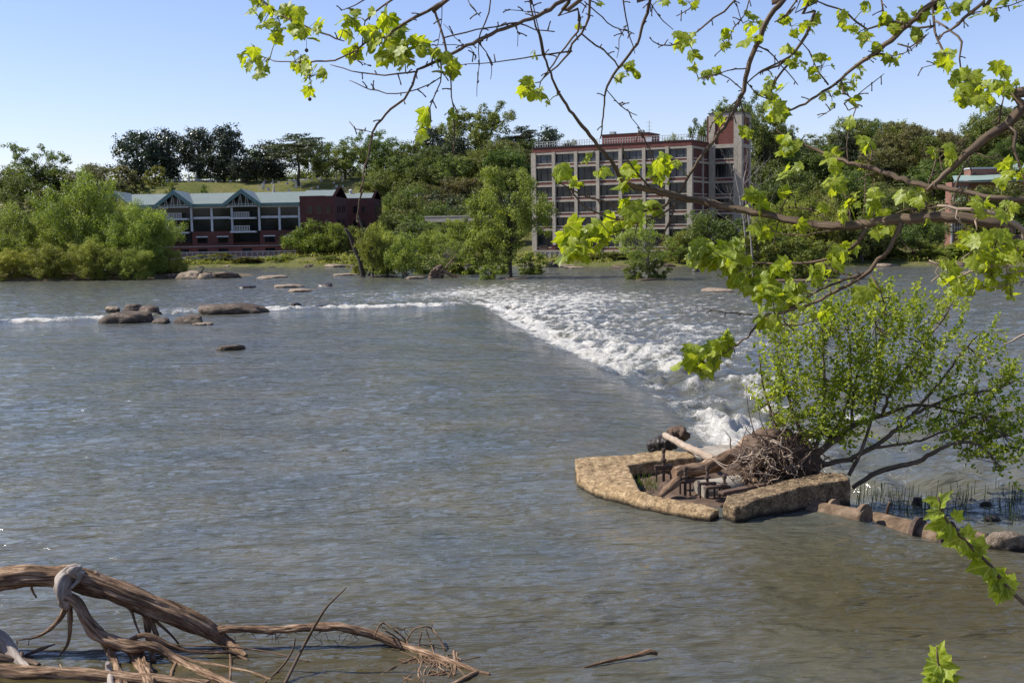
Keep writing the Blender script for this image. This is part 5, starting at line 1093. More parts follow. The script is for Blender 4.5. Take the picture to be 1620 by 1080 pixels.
# ------------------------------------------------------------------ driftwood tree, bottom left
def dpt(px, py, w_, Y):        # keep driftwood resting on the water surface instead of under it
    return pt(px, py, min(Y, gp(px, py+w_*.12, .0).y))
def driftwood():
    Y = 17.3; O = gp(120, 1070, 0)
    root = empty('driftwood_tree', O, 0, 'arching weathered driftwood tree stranded at the bottom left with a long limb reaching right', 'driftwood')
    def part(name, mat, runs, sides=20, step=.05, rough=.16, groove=.2):
        mb = MB()
        for k, s in enumerate(runs):
            big = max(q[2] for q in s); sd = sides if big > 9 else 8
            P = [dpt(q[0], q[1], q[2], Y+(q[3] if len(q) > 3 else 0)) for q in s]; Rr = [q[2]*p.y/F/2 for q, p in zip(s, P)]
            mb.tube(P, Rr, sd, step=step if big > 9 else .08, rough=rough, groove=groove if big > 9 else .05, seed=k+len(runs)*3)
        mb.v = [tuple(Vector(v)-O) for v in mb.v]; return mb.build(name, M[mat], root)
    part('trunk', 'drift', [[(-90,960,36),(-40,930,36),(0,917,34),(39,912,33),(78,911,31),(111,912,33),(145,922,37),(181,935,35),(220,949,33),(259,964,32),(298,980,30),(332,997,26),(358,1015,19),(389,1037,5)]], 44, .03, .12, .30)
    part('broken_limb', 'driftpale', [[(132,910,10,-.05),(118,905,24,-.12),(105,911,25,-.2),(99,924,26,-.27),(100,938,24,-.3),(104,951,21,-.3),(110,962,12,-.3)],[(128,897,6,-.1),(112,903,12,-.3),(124,915,8,-.2),(112,930,4,-.35)]], 26, .03, .2, .26)
    part('limb', 'drift', [[(101,945,20,-.3),(120,952,17,-.3),(135,977,18,-.35),(156,1003,20,-.4),(181,1016,20,-.45),(207,1022,19,-.5),(241,1022,13,-.5),(259,1030,12,-.5),(285,1047,13,-.55),(324,1065,13,-.6),(363,1082,14,-.6),(420,1105,12,-.7)],
                           [(196,1016,14,-.4),(207,1024,19,-.45),(220,1043,20,-.5),(231,1067,20,-.55),(240,1095,20,-.6)]], 30, .03, .2, .34)
    part('side_limb', 'drift', [[(148,905,8),(160,917,12),(171,933,11),(190,942,10),(207,951,10),(228,969,10),(240,985,9),(249,1007,7)],[(228,968,8),(233,990,10),(236,1015,9),(243,1045,9)],[(231,970,5),(250,985,5),(270,1003,4),(283,1018,3)],
                                [(205,1012,6,-.4),(228,1004,9,-.4),(248,1010,10,-.4),(270,1021,9,-.4),(298,1029,7,-.4),(330,1031,6,-.4),(358,1031,6,-.4),(375,1036,5,-.4),(393,1044,3,-.4)],[(272,1020,2.5,-.4),(350,1022,2.5,-.4),(420,1030,2.5,-.4),(489,1046,2,-.4)],
                                [(364,1034,4,-.4),(365,1055,4,-.4),(362,1085,4,-.4)],[(158,1010,6,-.3),(172,1035,7,-.3),(190,1062,8,-.3),(200,1085,8,-.3)],[(240,1020,6,-.5),(262,1028,5,-.5),(285,1040,4,-.5)]], 12, .05)
    part('forked_limb', 'drift', [[(181,1016,12,-.4),(176,1030,11,-.45),(184,1050,11,-.5),(188,1090,12,-.6)],[(259,1029,8,-.5),(300,1044,7,-.5),(345,1052,6,-.5),(395,1062,5,-.5),(430,1075,4,-.5)],[(281,1045,6,-.5),(272,1062,6,-.5),(268,1090,6,-.6)],[(150,925,5,-.1),(176,948,6,-.1),(205,962,5,-.1),(214,985,4,-.1),(222,1004,3,-.1)],[(55,912,5),(50,930,4),(58,945,3)]], 12, .05)
    part('splinters', 'drift', [[(104,955,9,-.3),(98,972,8,-.3),(84,990,7,-.3),(66,1003,5,-.3),(47,1010,3,-.3),(36,1010,2,-.3)],[(111,958,9,-.3),(111,980,9,-.3),(110,1003,6,-.3),(106,1020,5,-.3),(93,1038,2,-.3)],[(108,956,5,-.3),(100,975,4,-.3),(78,998,3,-.3)],[(116,900,5),(140,902,6),(160,915,4)],[(46,1010,1.5,-.3),(45,1020,1.5,-.3)],[(26,1012,1.5,-.3),(27,1021,1.5,-.3),(28,1013,2,-.3),(48,1010,2,-.3)]], 8)
    part('long_limb', 'drift', [[(325,1000,14),(350,996,12),(380,994,11),(432,996,11.5),(484,992,12),(535,991,13),(567,997,13.5),(600,1006,14),(639,1022,13),(678,1035,12),(717,1048,10),(756,1062,7),(775,1066,4)],[(700,1092,7,-.5),(730,1075,8,-.3),(757,1062,7)]], 24, .035, .18, .32)
    rt = []
    for s in ([(592,1010,2),(598,992,3),(607,985,3),(625,997,3),(640,1010,3),(650,1025,3)],[(608,997,2),(622,1004,3),(640,1018,2.5)],[(616,1029,2),(640,1015,2.5),(655,995,2.5),(670,991,2.5),(682,993,2.5),(695,1010,3),(706,1030,3.5)],[(683,992,2),(685,982,1.5)],[(673,992,2),(680,1012,2),(688,1036,2.5)],
              [(602,1067,2),(625,1054,3),(650,1043,4),(662,1040,3)],[(663,1030,3),(668,1045,3),(662,1062,4),(664,1075,3)],[(656,1041,3),(690,1045,4),(712,1056,4)],[(655,1073,3),(680,1068,4),(705,1062,5)],[(718,1030,5),(720,1045,5),(719,1068,4)],[(722,1032,3),(724,1050,3)],[(667,998,2.5),(663,1020,2.5),(660,1035,2)],[(650,1068,4),(640,1075,3)],[(672,1085,3),(672,1060,3),(690,1042,3)]): rt.append([(a, b, c, rd.uniform(-.2, .2)) for a, b, c in s])
    for k in range(34):
        x = rd.gauss(690, 20); y = rd.gauss(1053, 8); rt.append([(x, y, 2.2, rd.uniform(-.3,.3)), (x+rd.gauss(0, 14), y+rd.gauss(0, 8), 2, rd.uniform(-.3,.3)), (x+rd.gauss(0, 26), y+rd.gauss(0, 14), 1.2, rd.uniform(-.3,.3))])
    part('root_tangle', 'drift', rt, 6, .08, .1, 0)
    fine = []
    for k in range(46):
        x = rd.uniform(120, 640); y = 1000+rd.gauss(0, 6) if x > 320 else 940+(x-120)*.28+rd.gauss(0, 8); fine.append([(x, y, 1.3), (x+rd.gauss(0, 7), y+rd.uniform(-4, 9), 1.1), (x+rd.gauss(0, 12), y+rd.uniform(0, 18), .8)])
    part('bark_shreds', 'drift', fine, 4, .1, 0, 0)
driftwood()
def dlog(runs, lab, mat='drift', name='driftwood_log', Y=16.9, O=(0,0), groove=.25, cat='log'):
    mb = MB()
    for k, s in enumerate(runs):
        P = [dpt(q[0], q[1], q[2], Y+(q[3] if len(q) > 3 else 0)) for q in s]; mb.tube(P, [q[2]*p.y/F/2 for q, p in zip(s, P)], 18 if s[1][2] > 6 else 8, step=.06, rough=.18, groove=groove, seed=k+int(abs(s[0][0])))
    return tag(mb.build_at(name, M[mat], P[0]), lab, cat)
dlog([[(-60,1062,26),(0,1064,26),(60,1066,26),(130,1068,24),(180,1071,22),(260,1076,18),(330,1082,12)],[(95,1050,2),(103,1060,4),(140,1060,4),(175,1065,4)]], 'thick brown log lying along the bottom left edge under the driftwood tree')
dlog([[(-50,1005,30,.2),(-10,1012,30,.2),(12,1026,26,.2),(32,1045,14,.2),(45,1056,6,.2)]], 'pale weathered log end entering at the left edge', 'driftpale')
dlog([[(-30,1040,14,0),(10,1041,14,0),(45,1046,9,0),(62,1052,7,0)],[(34,1030,5),(38,1045,6)]], 'dark split log between the pale log end and the thick bottom log', 'driftdark')
dlog([[(40,1036,5,.2),(60,1028,6,.2),(87,1018,2,.2)]], 'short dark stick poking out beside the pale log end', 'driftdark', 'driftwood_stick', cat='stick')
dlog([[(170,1048,7,-.7),(173,1062,10,-.7),(177,1090,12,-.7)]], 'pale rounded branch stub standing at the bottom left edge', 'driftpale', 'branch_stub', cat='branch')
dlog([[(548,929,2,-.6),(530,946,3,-.6),(515,962,4,-.6),(497,991,5,-.6),(476,1030,5,-.6),(450,1082,6,-.6)]], 'long thin bare stick slanting up in front of the driftwood limb', 'twig', 'twig', groove=0, cat='twig')
dlog([[(467,1008,2,-.6),(464,1025,3,-.6),(453,1045,3.5,-.6),(435,1065,3.5,-.6),(414,1084,4,-.6)]], 'shorter thin stick left of the long slanting stick', 'twig', 'twig', groove=0, cat='twig')
# ------------------------------------------------------------------ sycamore in the foreground
SO = [(0,.0),(.10,-.07),(.24,-.10),(.36,-.03),(.50,-.02),(.56,.07),(.66,.10),(.55,.20),(.46,.27),(.54,.36),(.56,.47),(.66,.60),(.50,.59),(.40,.57),(.29,.63),(.25,.74),(.15,.80),(.09,.92),(0,1.04)]
OUT = SO+[(-x, y) for x, y in SO[-2:0:-1]]
def leafverts():
    n = len(OUT); c = (0, .36); ring = [(c[0]+(x-c[0])*.52, c[1]+(y-c[1])*.52) for x, y in OUT]
    v = [c]+ring+list(OUT); f3 = [(0, 1+i, 1+(i+1) % n) for i in range(n)]; f4 = [(1+i, 1+n+i, 1+n+(i+1) % n, 1+(i+1) % n) for i in range(n)]
    return np.array(v), f3, f4
LV, LF3, LF4 = leafverts()
class Leaves:
    def __init__(s): s.v = []; s.f = []; s.t = []; s.n = 0; s.pet = []; s.xy = []
    def add(s, base, fwd, nrm, size, r, lobed=True):
        fwd = fwd.normalized(); side = fwd.cross(nrm); side = side.normalized() if side.length > 1e-4 else fwd.orthogonal().normalized(); nrm = side.cross(fwd)
        x = LV[:, 0].copy(); y = LV[:, 1].copy()
        if not lobed: k = np.hypot(x, y-.4); a_ = np.arctan2(y-.4, x); m = np.where(k > .3, .47/np.maximum(k, .01), 1); x = x*np.where(k > .3, m, 1)*.85; y = .42+(y-.42)*np.where(k > .3, m, 1)
        cu = r.uniform(-.1, .75); cv = r.uniform(-.15, .8); tw = r.uniform(-.3, .3); ph = r.uniform(0, 6)
        z = -cu*x*x*1.1-cv*(y-.2)**2*.55+.10*np.abs(x)*r.uniform(-.5, 2.2)+tw*x*y*.5+.035*np.sin(9*x+ph)*np.cos(8*y+ph)+.03*np.sin(14*np.arctan2(x, y+.1)+ph)*np.hypot(x, y)
        s.xy.append((x.copy(), y.copy())); x = x*r.uniform(.82, 1.05)
        b = np.array(base[:]); P_ = b+size*(x[:, None]*np.array(side[:])+y[:, None]*np.array(fwd[:])+z[:, None]*np.array(nrm[:]))
        s.v.append(P_); o = s.n
        s.f += [tuple(o+i for i in q) for q in LF3]+[tuple(o+i for i in q) for q in LF4]; s.n += len(P_)
        tt = min(1, max(0, r.gauss(.55, .22))); s.t.append(np.clip(tt+.12*np.cos(6*np.arctan2(x, y-.05))*1.0-.1*(np.hypot(x, y-.36) < .1), 0, 1))
    def build(s, name, mat, parent, O):
        if not s.v: return
        v = np.concatenate(s.v)-np.array(O[:]); me = bpy.data.meshes.new(name); me.from_pydata(v.tolist(), [], s.f); me.polygons.foreach_set('use_smooth', [True]*len(me.polygons))
        a = me.attributes.new('tint', 'FLOAT', 'POINT'); a.data.foreach_set('value', np.concatenate(s.t).astype(np.float32)); 
        for nm_, q_ in (('lx', 0), ('ly', 1)): a = me.attributes.new(nm_, 'FLOAT', 'POINT'); a.data.foreach_set('value', np.concatenate([t[q_] for t in s.xy]).astype(np.float32))
        me.update(); return link(name, me, M[mat], parent)
SY = 4.7
TRK = Vector((4.6, 4.2, 3.2))
E_TOP = (3.6, 4.4, 10.2); E_R = (4.5, 4.3, 7.0)
# limb groups: list of (polyline [(px,py,w)...], depth start->end, world extension or None)
LIMBS = {
 'lower_limb': ([([(1640,380,26),(1590,356,22),(1540,347,19),(1490,344,18),(1440,346,17),(1400,350,17),(1350,357,16),(1300,357,14),(1270,353,13),(1220,342,12),(1160,330,12),(1110,318,12),(1060,308,12),(1026,300,11),(989,288,8),(971,261,6.5),(945,228,6),(922,200,6),(885,150,4.5),(860,86,3.5),(838,0,2.5),(830,-60,2)], E_R),
     ([(1371,358,8),(1356,384,7),(1331,402,6),(1298,413,5),(1252,417,4.5),(1190,417,3.5),(1150,413,3),(1124,402,2)], None),
     ([(1428,353,9),(1409,388,8),(1390,411,7.5),(1367,435,7),(1338,452,6),(1300,472,5.5),(1262,488,5),(1225,497,5),(1207,500,4.5),(1195,519,4),(1184,533,3.5),(1167,545,3),(1141,561,2)], None),
     ([(1367,433,5),(1338,441,4.5),(1300,458,4),(1282,467,4),(1249,489,4)], None), ([(1207,500,3),(1230,512,3),(1270,512,2.5),(1305,498,2)], None),
     ([(1298,413,3),(1330,432,3),(1367,438,3)], None), ([(1123,490,1.5),(1150,495,2),(1190,497,2.5)], None), ([(1378,435,3),(1393,460,3),(1399,482,2)], None),
     ([(904,303,2.5),(922,325,3),(953,341,3),(971,347,3),(995,346,4),(1014,335,4.5),(1054,325,5.5),(1063,313,6)], None),
     ([(928,371,1.5),(971,368,2.5),(1008,353,3),(1044,341,3.5),(1066,325,4)], None), ([(983,225,2),(990,248,2.5),(1002,267,3),(1026,295,4)], None), ([(872,278,1.5),(916,307,3),(959,319,3),(995,338,3)], None),
     ([(1041,390,2),(1055,360,3),(1066,329,3.5),(1075,301,4)], None), ([(1010,205,1.5),(1030,240,2),(1042,285,2)], None), ([(999,186,1.2),(1018,215,1.5),(1045,300,2)], None),
     ([(1224,392,1.5),(1232,350,2),(1240,322,2),(1250,300,1.5)], None), ([(1345,355,3),(1342,320,2.5),(1330,300,2.5),(1322,270,2)], None), ([(1367,350,2),(1368,300,2),(1370,262,1.8)], None),
     ([(1310,352,2.5),(1292,335,3),(1270,330,2.5),(1245,328,1.5)], None), ([(1395,350,3),(1430,333,3),(1470,330,3.5),(1500,322,3)], None), ([(1430,350,2),(1425,380,2),(1450,400,1.8)], None),
     ([(1362,357,3),(1320,364,2.5),(1260,372,2),(1215,365,1.5)], None)], 5.0),
 'upper_right_limb': ([([(1640,140,22),(1620,164,20),(1594,196,17),(1563,216,15),(1530,244,13),(1518,255,12),(1495,276,10),(1478,292,8),(1466,300,6)], E_R),
     ([(1228,205,2),(1267,226,4),(1304,242,5.5),(1343,257,7),(1374,264,8),(1420,281,8.5),(1466,294,9),(1527,304,9),(1573,313,10),(1620,318,11),(1680,322,12)], E_R),
     ([(1594,198,8),(1607,209,7),(1603,236,6),(1612,262,4.5),(1620,285,4),(1630,330,3)], None), ([(1581,200,4),(1583,175,3),(1588,150,2)], None), ([(1540,240,3),(1560,250,2),(1590,250,1.5)], None),
     ([(1495,276,2),(1488,250,2.5),(1535,212,1.5)], None), ([(1343,257,2),(1340,230,2),(1350,180,2),(1358,165,1.5)], None), ([(1374,264,3),(1380,240,2.5),(1376,228,2)], None), ([(1466,300,2),(1475,270,3),(1481,253,3)], None),
     ([(1508,330,3),(1512,300,4),(1525,265,3),(1545,230,2)], None)], 4.6),
 'pale_limb': ([([(1484,324,4),(1514,331,6),(1537,331,6.5),(1573,337,8),(1597,349,9),(1620,366,10),(1660,400,12)], E_R), ([(1514,331,3),(1512,345,2),(1520,352,2)], None), ([(1555,333,3),(1548,345,3),(1542,350,2)], None),
     ([(1630,395,4),(1583,416,4),(1536,430,3),(1498,447,2)], E_R), ([(1640,424,3.5),(1592,420,3),(1560,424,2),(1520,432,1.5)], E_R), ([(1498,447,2),(1480,430,2),(1490,415,1.5)], None), ([(1600,408,2.5),(1570,400,2),(1540,395,1.8),(1520,410,1.5)], None), ([(1620,445,2),(1590,452,1.5),(1560,455,1.2)], None)], 4.3),
 'arching_limb': ([([(1250,-40,11),(1238,0,10),(1218,25,9),(1199,67,8.5),(1182,111,8),(1177,144,7.5),(1163,172,7),(1138,211,6),(1110,247,5.5),(1088,280,4.5),(1075,305,3.5)], E_TOP),
     ([(1200,73,3),(1215,80,2.5),(1235,103,2),(1262,135,1.5)], None), ([(1186,108,2.5),(1150,112,2),(1110,125,1.5)], None), ([(1180,140,3),(1170,160,3),(1180,190,2.5),(1182,208,2)], None), ([(1172,155,3),(1127,195,2),(1122,210,2)], None), ([(1182,130,2.5),(1205,112,3),(1230,100,3.5),(1250,90,4)], None),
     ([(1182,130,2),(1200,150,2),(1222,158,1.5)], None)], 5.0),
 'slanting_limb': ([([(1500,-20,12),(1486,0,10),(1464,14,9.5),(1450,28,9),(1428,47,9),(1400,72,8.5),(1372,92,7),(1350,108,6),(1331,125,5),(1311,139,4.5),(1283,158,4),(1256,172,3.5),(1236,181,3)], E_TOP),
     ([(1475,-10,5),(1475,8,5),(1478,50,4),(1489,75,4),(1497,94,3)], None), ([(1478,31,4),(1506,50,3.5),(1522,67,4),(1517,92,3),(1522,117,2),(1530,135,2)], None), ([(1580,-20,7),(1558,0,6),(1533,22,5.5),(1517,39,5),(1494,54,3),(1484,62,2)], E_TOP),
     ([(1478,42,4),(1450,45,4),(1419,35,4),(1400,36,4),(1372,46,3.5),(1356,36,3.5),(1339,19,3),(1294,3,3),(1270,-10,3)], E_TOP), ([(1398,30,4),(1396,10,3),(1392,-10,3)], None), ([(1331,127,3),(1334,145,4),(1345,155,3),(1335,165,2)], None), ([(1420,70,3),(1440,75,3),(1465,55,2)], None),
     ([(1289,17,5),(1281,42,5),(1267,69,5),(1242,97,4),(1220,108,3.5),(1200,117,3)], None), ([(1247,103,4),(1228,125,4),(1220,140,4),(1218,153,3)], None), ([(1310,135,3),(1290,105,2),(1280,80,2),(1262,62,1.5)], None), ([(1292,-20,5),(1289,17,5)], E_TOP), ([(1357,150,1.5),(1380,130,1.8),(1399,117,1.2)], None), ([(1457,108,1.2),(1485,101,1.5)], None),
     ([(1225,35,2),(1240,28,3),(1258,12,3),(1268,-10,3)], E_TOP), ([(1294,187,1),(1310,178,1.5),(1322,170,1.5)], None), ([(1536,20,2),(1555,18,2),(1600,8,2),(1640,-10,2)], None), ([(1365,92,2),(1395,85,1.5),(1415,88,1.5),(1440,80,1.5),(1470,52,1.5)], None)], 5.2),
 'central_limb': ([([(1040,-40,6),(1028,0,5.5),(1018,39,5),(1007,69,4.5),(982,103,4.5),(960,136,4),(956,155,3),(953,194,2.5),(950,219,2)], E_TOP),
     ([(958,140,1.5),(975,160,1.8),(990,175,1.8),(1008,183,1.2)], None), ([(936,-20,5),(933,0,4.5),(932,28,4.5),(920,53,4),(905,70,4),(902,83,3.5),(860,124,2.5),(855,130,2)], E_TOP), ([(905,82,3),(857,88,2.5),(800,96,2),(727,103,1.2)], None), ([(912,-15,5),(914,15,5),(918,30,5),(914,50,3.5),(893,75,3),(860,124,2.5)], E_TOP),
     ([(920,53,3),(943,72,3),(963,86,3),(979,106,3)], None), ([(924,3,2),(952,28,2),(971,42,2),(1004,54,1.5)], None), ([(985,-10,2.5),(990,28,2.5),(996,56,2),(1005,85,1.2)], None), ([(991,40,2),(980,62,1.5),(976,92,1)], None), ([(1028,5,2),(1043,26,1.8),(1065,48,1.2)], None),
     ([(1168,-8,4),(1163,0,3.5),(1145,18,3.5),(1129,28,3.5),(1104,50,3),(1077,69,2.5),(1060,72,2.5),(1043,72,2),(1027,60,1.5)], E_TOP), ([(1187,-8,2),(1183,15,2),(1168,35,2),(1155,55,1.8),(1150,80,1.5)], None), ([(1165,5,1.5),(1170,25,1.5),(1175,37,1.2)], None), ([(1070,26,1.5),(1090,14,1.8),(1105,0,2)], None), ([(1130,88,1.5),(1143,78,1.8),(1152,65,1.5)], None), ([(1105,125,1.5),(1140,118,2),(1175,142,2)], None)], 5.3),
 'left_limb': ([([(940,-20,7),(900,-3,7),(860,20,6.5),(820,37,6),(787,50,6),(757,63,6),(720,83,5.5),(693,97,5),(660,110,4.5),(657,123,4),(640,157,4),(617,172,4),(597,197,3.8),(588,210,3.8),(587,233,3.5),(577,263,3),(572,297,2.5),(567,330,2.2),(564,353,2)], E_TOP),
     ([(730,-18,6),(707,0,6),(677,17,5.5),(640,37,5),(622,50,4),(610,62,4)], E_TOP), ([(640,-14,3),(620,0,3.5),(593,20,3),(577,33,3)], E_TOP), ([(540,17,1.5),(562,8,2),(585,-5,2.5)], None), ([(610,60,3.5),(577,68,3.5),(565,80,3),(547,88,3),(530,95,3),(500,97,3),(483,100,2.5),(455,98,2),(433,97,2),(420,92,1.5)], None), ([(484,98,2.5),(476,110,2),(492,128,1.5)], None),
     ([(545,66,1.5),(530,60,3),(503,50,3),(470,37,3),(443,23,3),(423,7,3),(410,-5,3)], None), ([(523,103,1.5),(555,112,2),(590,118,2.5),(627,118,2.8),(657,114,3)], None), ([(553,127,1.2),(575,137,2),(597,143,2),(627,148,2),(660,142,2),(697,123,2)], None), ([(556,92,1),(575,100,1.2),(587,106,1)], None),
     ([(687,17,4.5),(697,47,4),(707,80,4),(711,110,2.5),(713,133,2.5),(717,173,2),(720,200,3),(718,227,2)], None), ([(697,95,3),(697,130,2.2),(685,155,2),(680,170,2),(682,193,2)], None), ([(703,60,2.5),(737,50,2.5),(790,42,2.5),(817,35,3),(847,47,2),(877,50,2)], None), ([(776,-10,2.5),(773,20,2.5),(757,67,2.5),(768,82,2),(777,97,1.5),(776,126,1)], None), ([(757,67,1.8),(757,100,1.5),(754,153,1)], None),
     ([(702,-10,1.5),(698,30,1.5),(692,70,1.5),(682,98,1)], None), ([(735,-8,1.5),(745,10,1.5),(760,27,1)], None), ([(817,38,1.5),(819,55,1.2),(819,74,1)], None), ([(798,15,1),(825,16,1.5),(838,20,1)], None), ([(840,-5,1.8),(848,30,1.8),(862,90,2.5)], None), ([(676,72,1),(720,72,1.5),(745,75,1.2),(755,92,1)], None), ([(703,38,1),(720,58,1.2),(738,75,1)], None),
     ([(588,210,1.5),(575,207,1.5),(563,204,2),(553,192,1.5)], None)], 5.0),
}
CL = [(410,8,20,6,22),(440,28,22,7,24),(417,36,10,2,24),(438,62,6,2,26),(465,30,18,4,22),(483,52,22,6,24),(505,40,6,2,24),(398,90,18,8,22),(412,108,16,4,22),(467,97,18,6,21),(492,122,22,7,20),(492,142,8,2,18),(548,42,20,5,28),(562,30,12,3,22),(558,82,8,2,28),(600,42,26,7,28),(612,62,26,7,30),(622,85,22,5,30),(640,92,18,5,26),(590,70,12,3,26),(650,68,16,5,24),(667,75,8,3,24),(695,98,20,5,22),(712,112,16,5,22),(672,190,7,2,36),(664,212,6,1,24),(712,180,10,4,12),
 (846,86,7,3,12),(836,140,15,5,22),(852,154,10,3,18),(865,165,6,2,12),(992,114,16,7,18),(1084,58,14,4,20),(1100,88,8,2,24),(1098,112,8,2,16),(1114,128,12,3,18),(1134,110,8,3,14),(1150,55,12,5,16),(1145,72,8,3,14),(1192,36,18,6,18),(1188,60,12,3,22),(1216,130,12,4,16),(1224,152,18,7,22),(1228,175,14,4,22),(1140,188,10,2,18),(1178,206,8,2,24),(918,42,6,2,14),(948,3,8,2,14),(1046,2,6,2,14),(1090,5,14,4,12),(1075,70,5,1,20),
 (1286,4,10,3,20),(1252,42,18,6,16),(1286,38,10,3,18),(1252,86,14,6,18),(1262,102,14,4,16),(1300,108,20,8,20),(1332,28,10,4,18),(1346,48,10,4,14),(1372,66,14,5,20),(1404,44,14,5,22),(1430,26,12,5,18),(1455,22,12,5,18),(1412,92,14,6,18),(1448,56,10,4,18),(1346,132,16,6,18),(1350,158,7,3,20),(1316,154,14,5,12),(1360,112,8,3,14),(1495,86,10,4,20),(1497,108,10,4,20),(1512,122,12,4,18),(1500,14,18,6,16),(1524,14,10,4,18),(1540,24,4,1,20),(1370,15,10,3,16),(1568,22,10,4,16),(1590,6,8,3,18),(1535,128,18,7,24),(1555,138,14,5,22),(1522,158,16,6,24),(1574,142,16,6,24),(1562,164,16,5,24),(1588,118,14,4,22),(1600,150,14,4,18),(1608,4,8,2,18),(1388,82,10,3,16),(1608,140,10,3,16),
 (1246,222,14,5,22),(1240,242,10,4,18),(1240,276,7,3,22),(1262,262,5,2,20),(1316,248,8,3,32),(1322,268,8,3,22),(1322,292,12,4,24),(1346,198,7,3,20),(1370,228,8,3,24),(1360,262,8,3,20),(1235,303,8,3,18),(1352,312,14,5,20),(1386,312,12,5,22),(1430,311,6,2,28),(1452,312,12,5,22),(1504,250,10,4,26),(1508,233,8,2,24),(1478,242,7,2,18),(1190,322,16,6,26),(1208,332,10,3,24),(1205,372,14,4,28),(1384,334,16,5,22),(1340,338,14,5,22),(1400,372,14,5,24),(1555,322,16,6,22),(1592,335,14,5,24),(1602,268,16,6,22),(1585,290,10,3,22),(1270,355,8,3,20),(1300,330,8,3,18),(1465,352,5,2,14),
 (922,384,30,12,36),(905,398,18,6,38),(945,372,20,6,34),(968,352,14,5,28),(1006,346,16,4,34),(1032,330,12,4,24),(990,325,8,3,24),(888,274,10,3,24),(914,290,8,3,22),(932,248,7,3,16),(953,272,6,2,26),(1044,258,10,4,30),(1040,278,8,3,24),(994,276,14,5,26),(985,296,7,3,22),(1068,262,4,1,18),(1058,290,4,1,14),(1100,408,14,5,32),(1122,398,14,5,34),(1140,418,26,10,34),(1172,428,24,9,34),(1192,452,22,9,32),(1222,466,22,8,32),(1248,480,20,6,28),(1215,500,20,6,26),(1165,400,16,5,30),(1110,395,10,3,34),(1380,458,12,4,30),(1356,476,12,4,28),(1316,418,18,6,24),(1288,440,16,5,26),(1262,455,16,5,28),(1240,430,14,4,26),(1340,400,14,4,24),(1300,500,14,4,22),
 (1086,574,14,5,32),(1108,566,18,7,32),(1134,552,16,6,32),(1150,540,12,4,30),(1120,580,14,4,28),(1500,432,18,6,24),(1515,448,18,6,22),(1545,402,22,8,28),(1575,388,22,8,28),(1600,408,18,6,26),(1568,436,20,7,22),(1540,456,14,5,18),(1606,438,12,4,22),(1600,470,10,4,16),(1592,452,10,3,18),(1530,380,14,4,28),(1555,418,16,5,24),(1620,390,12,4,24)]
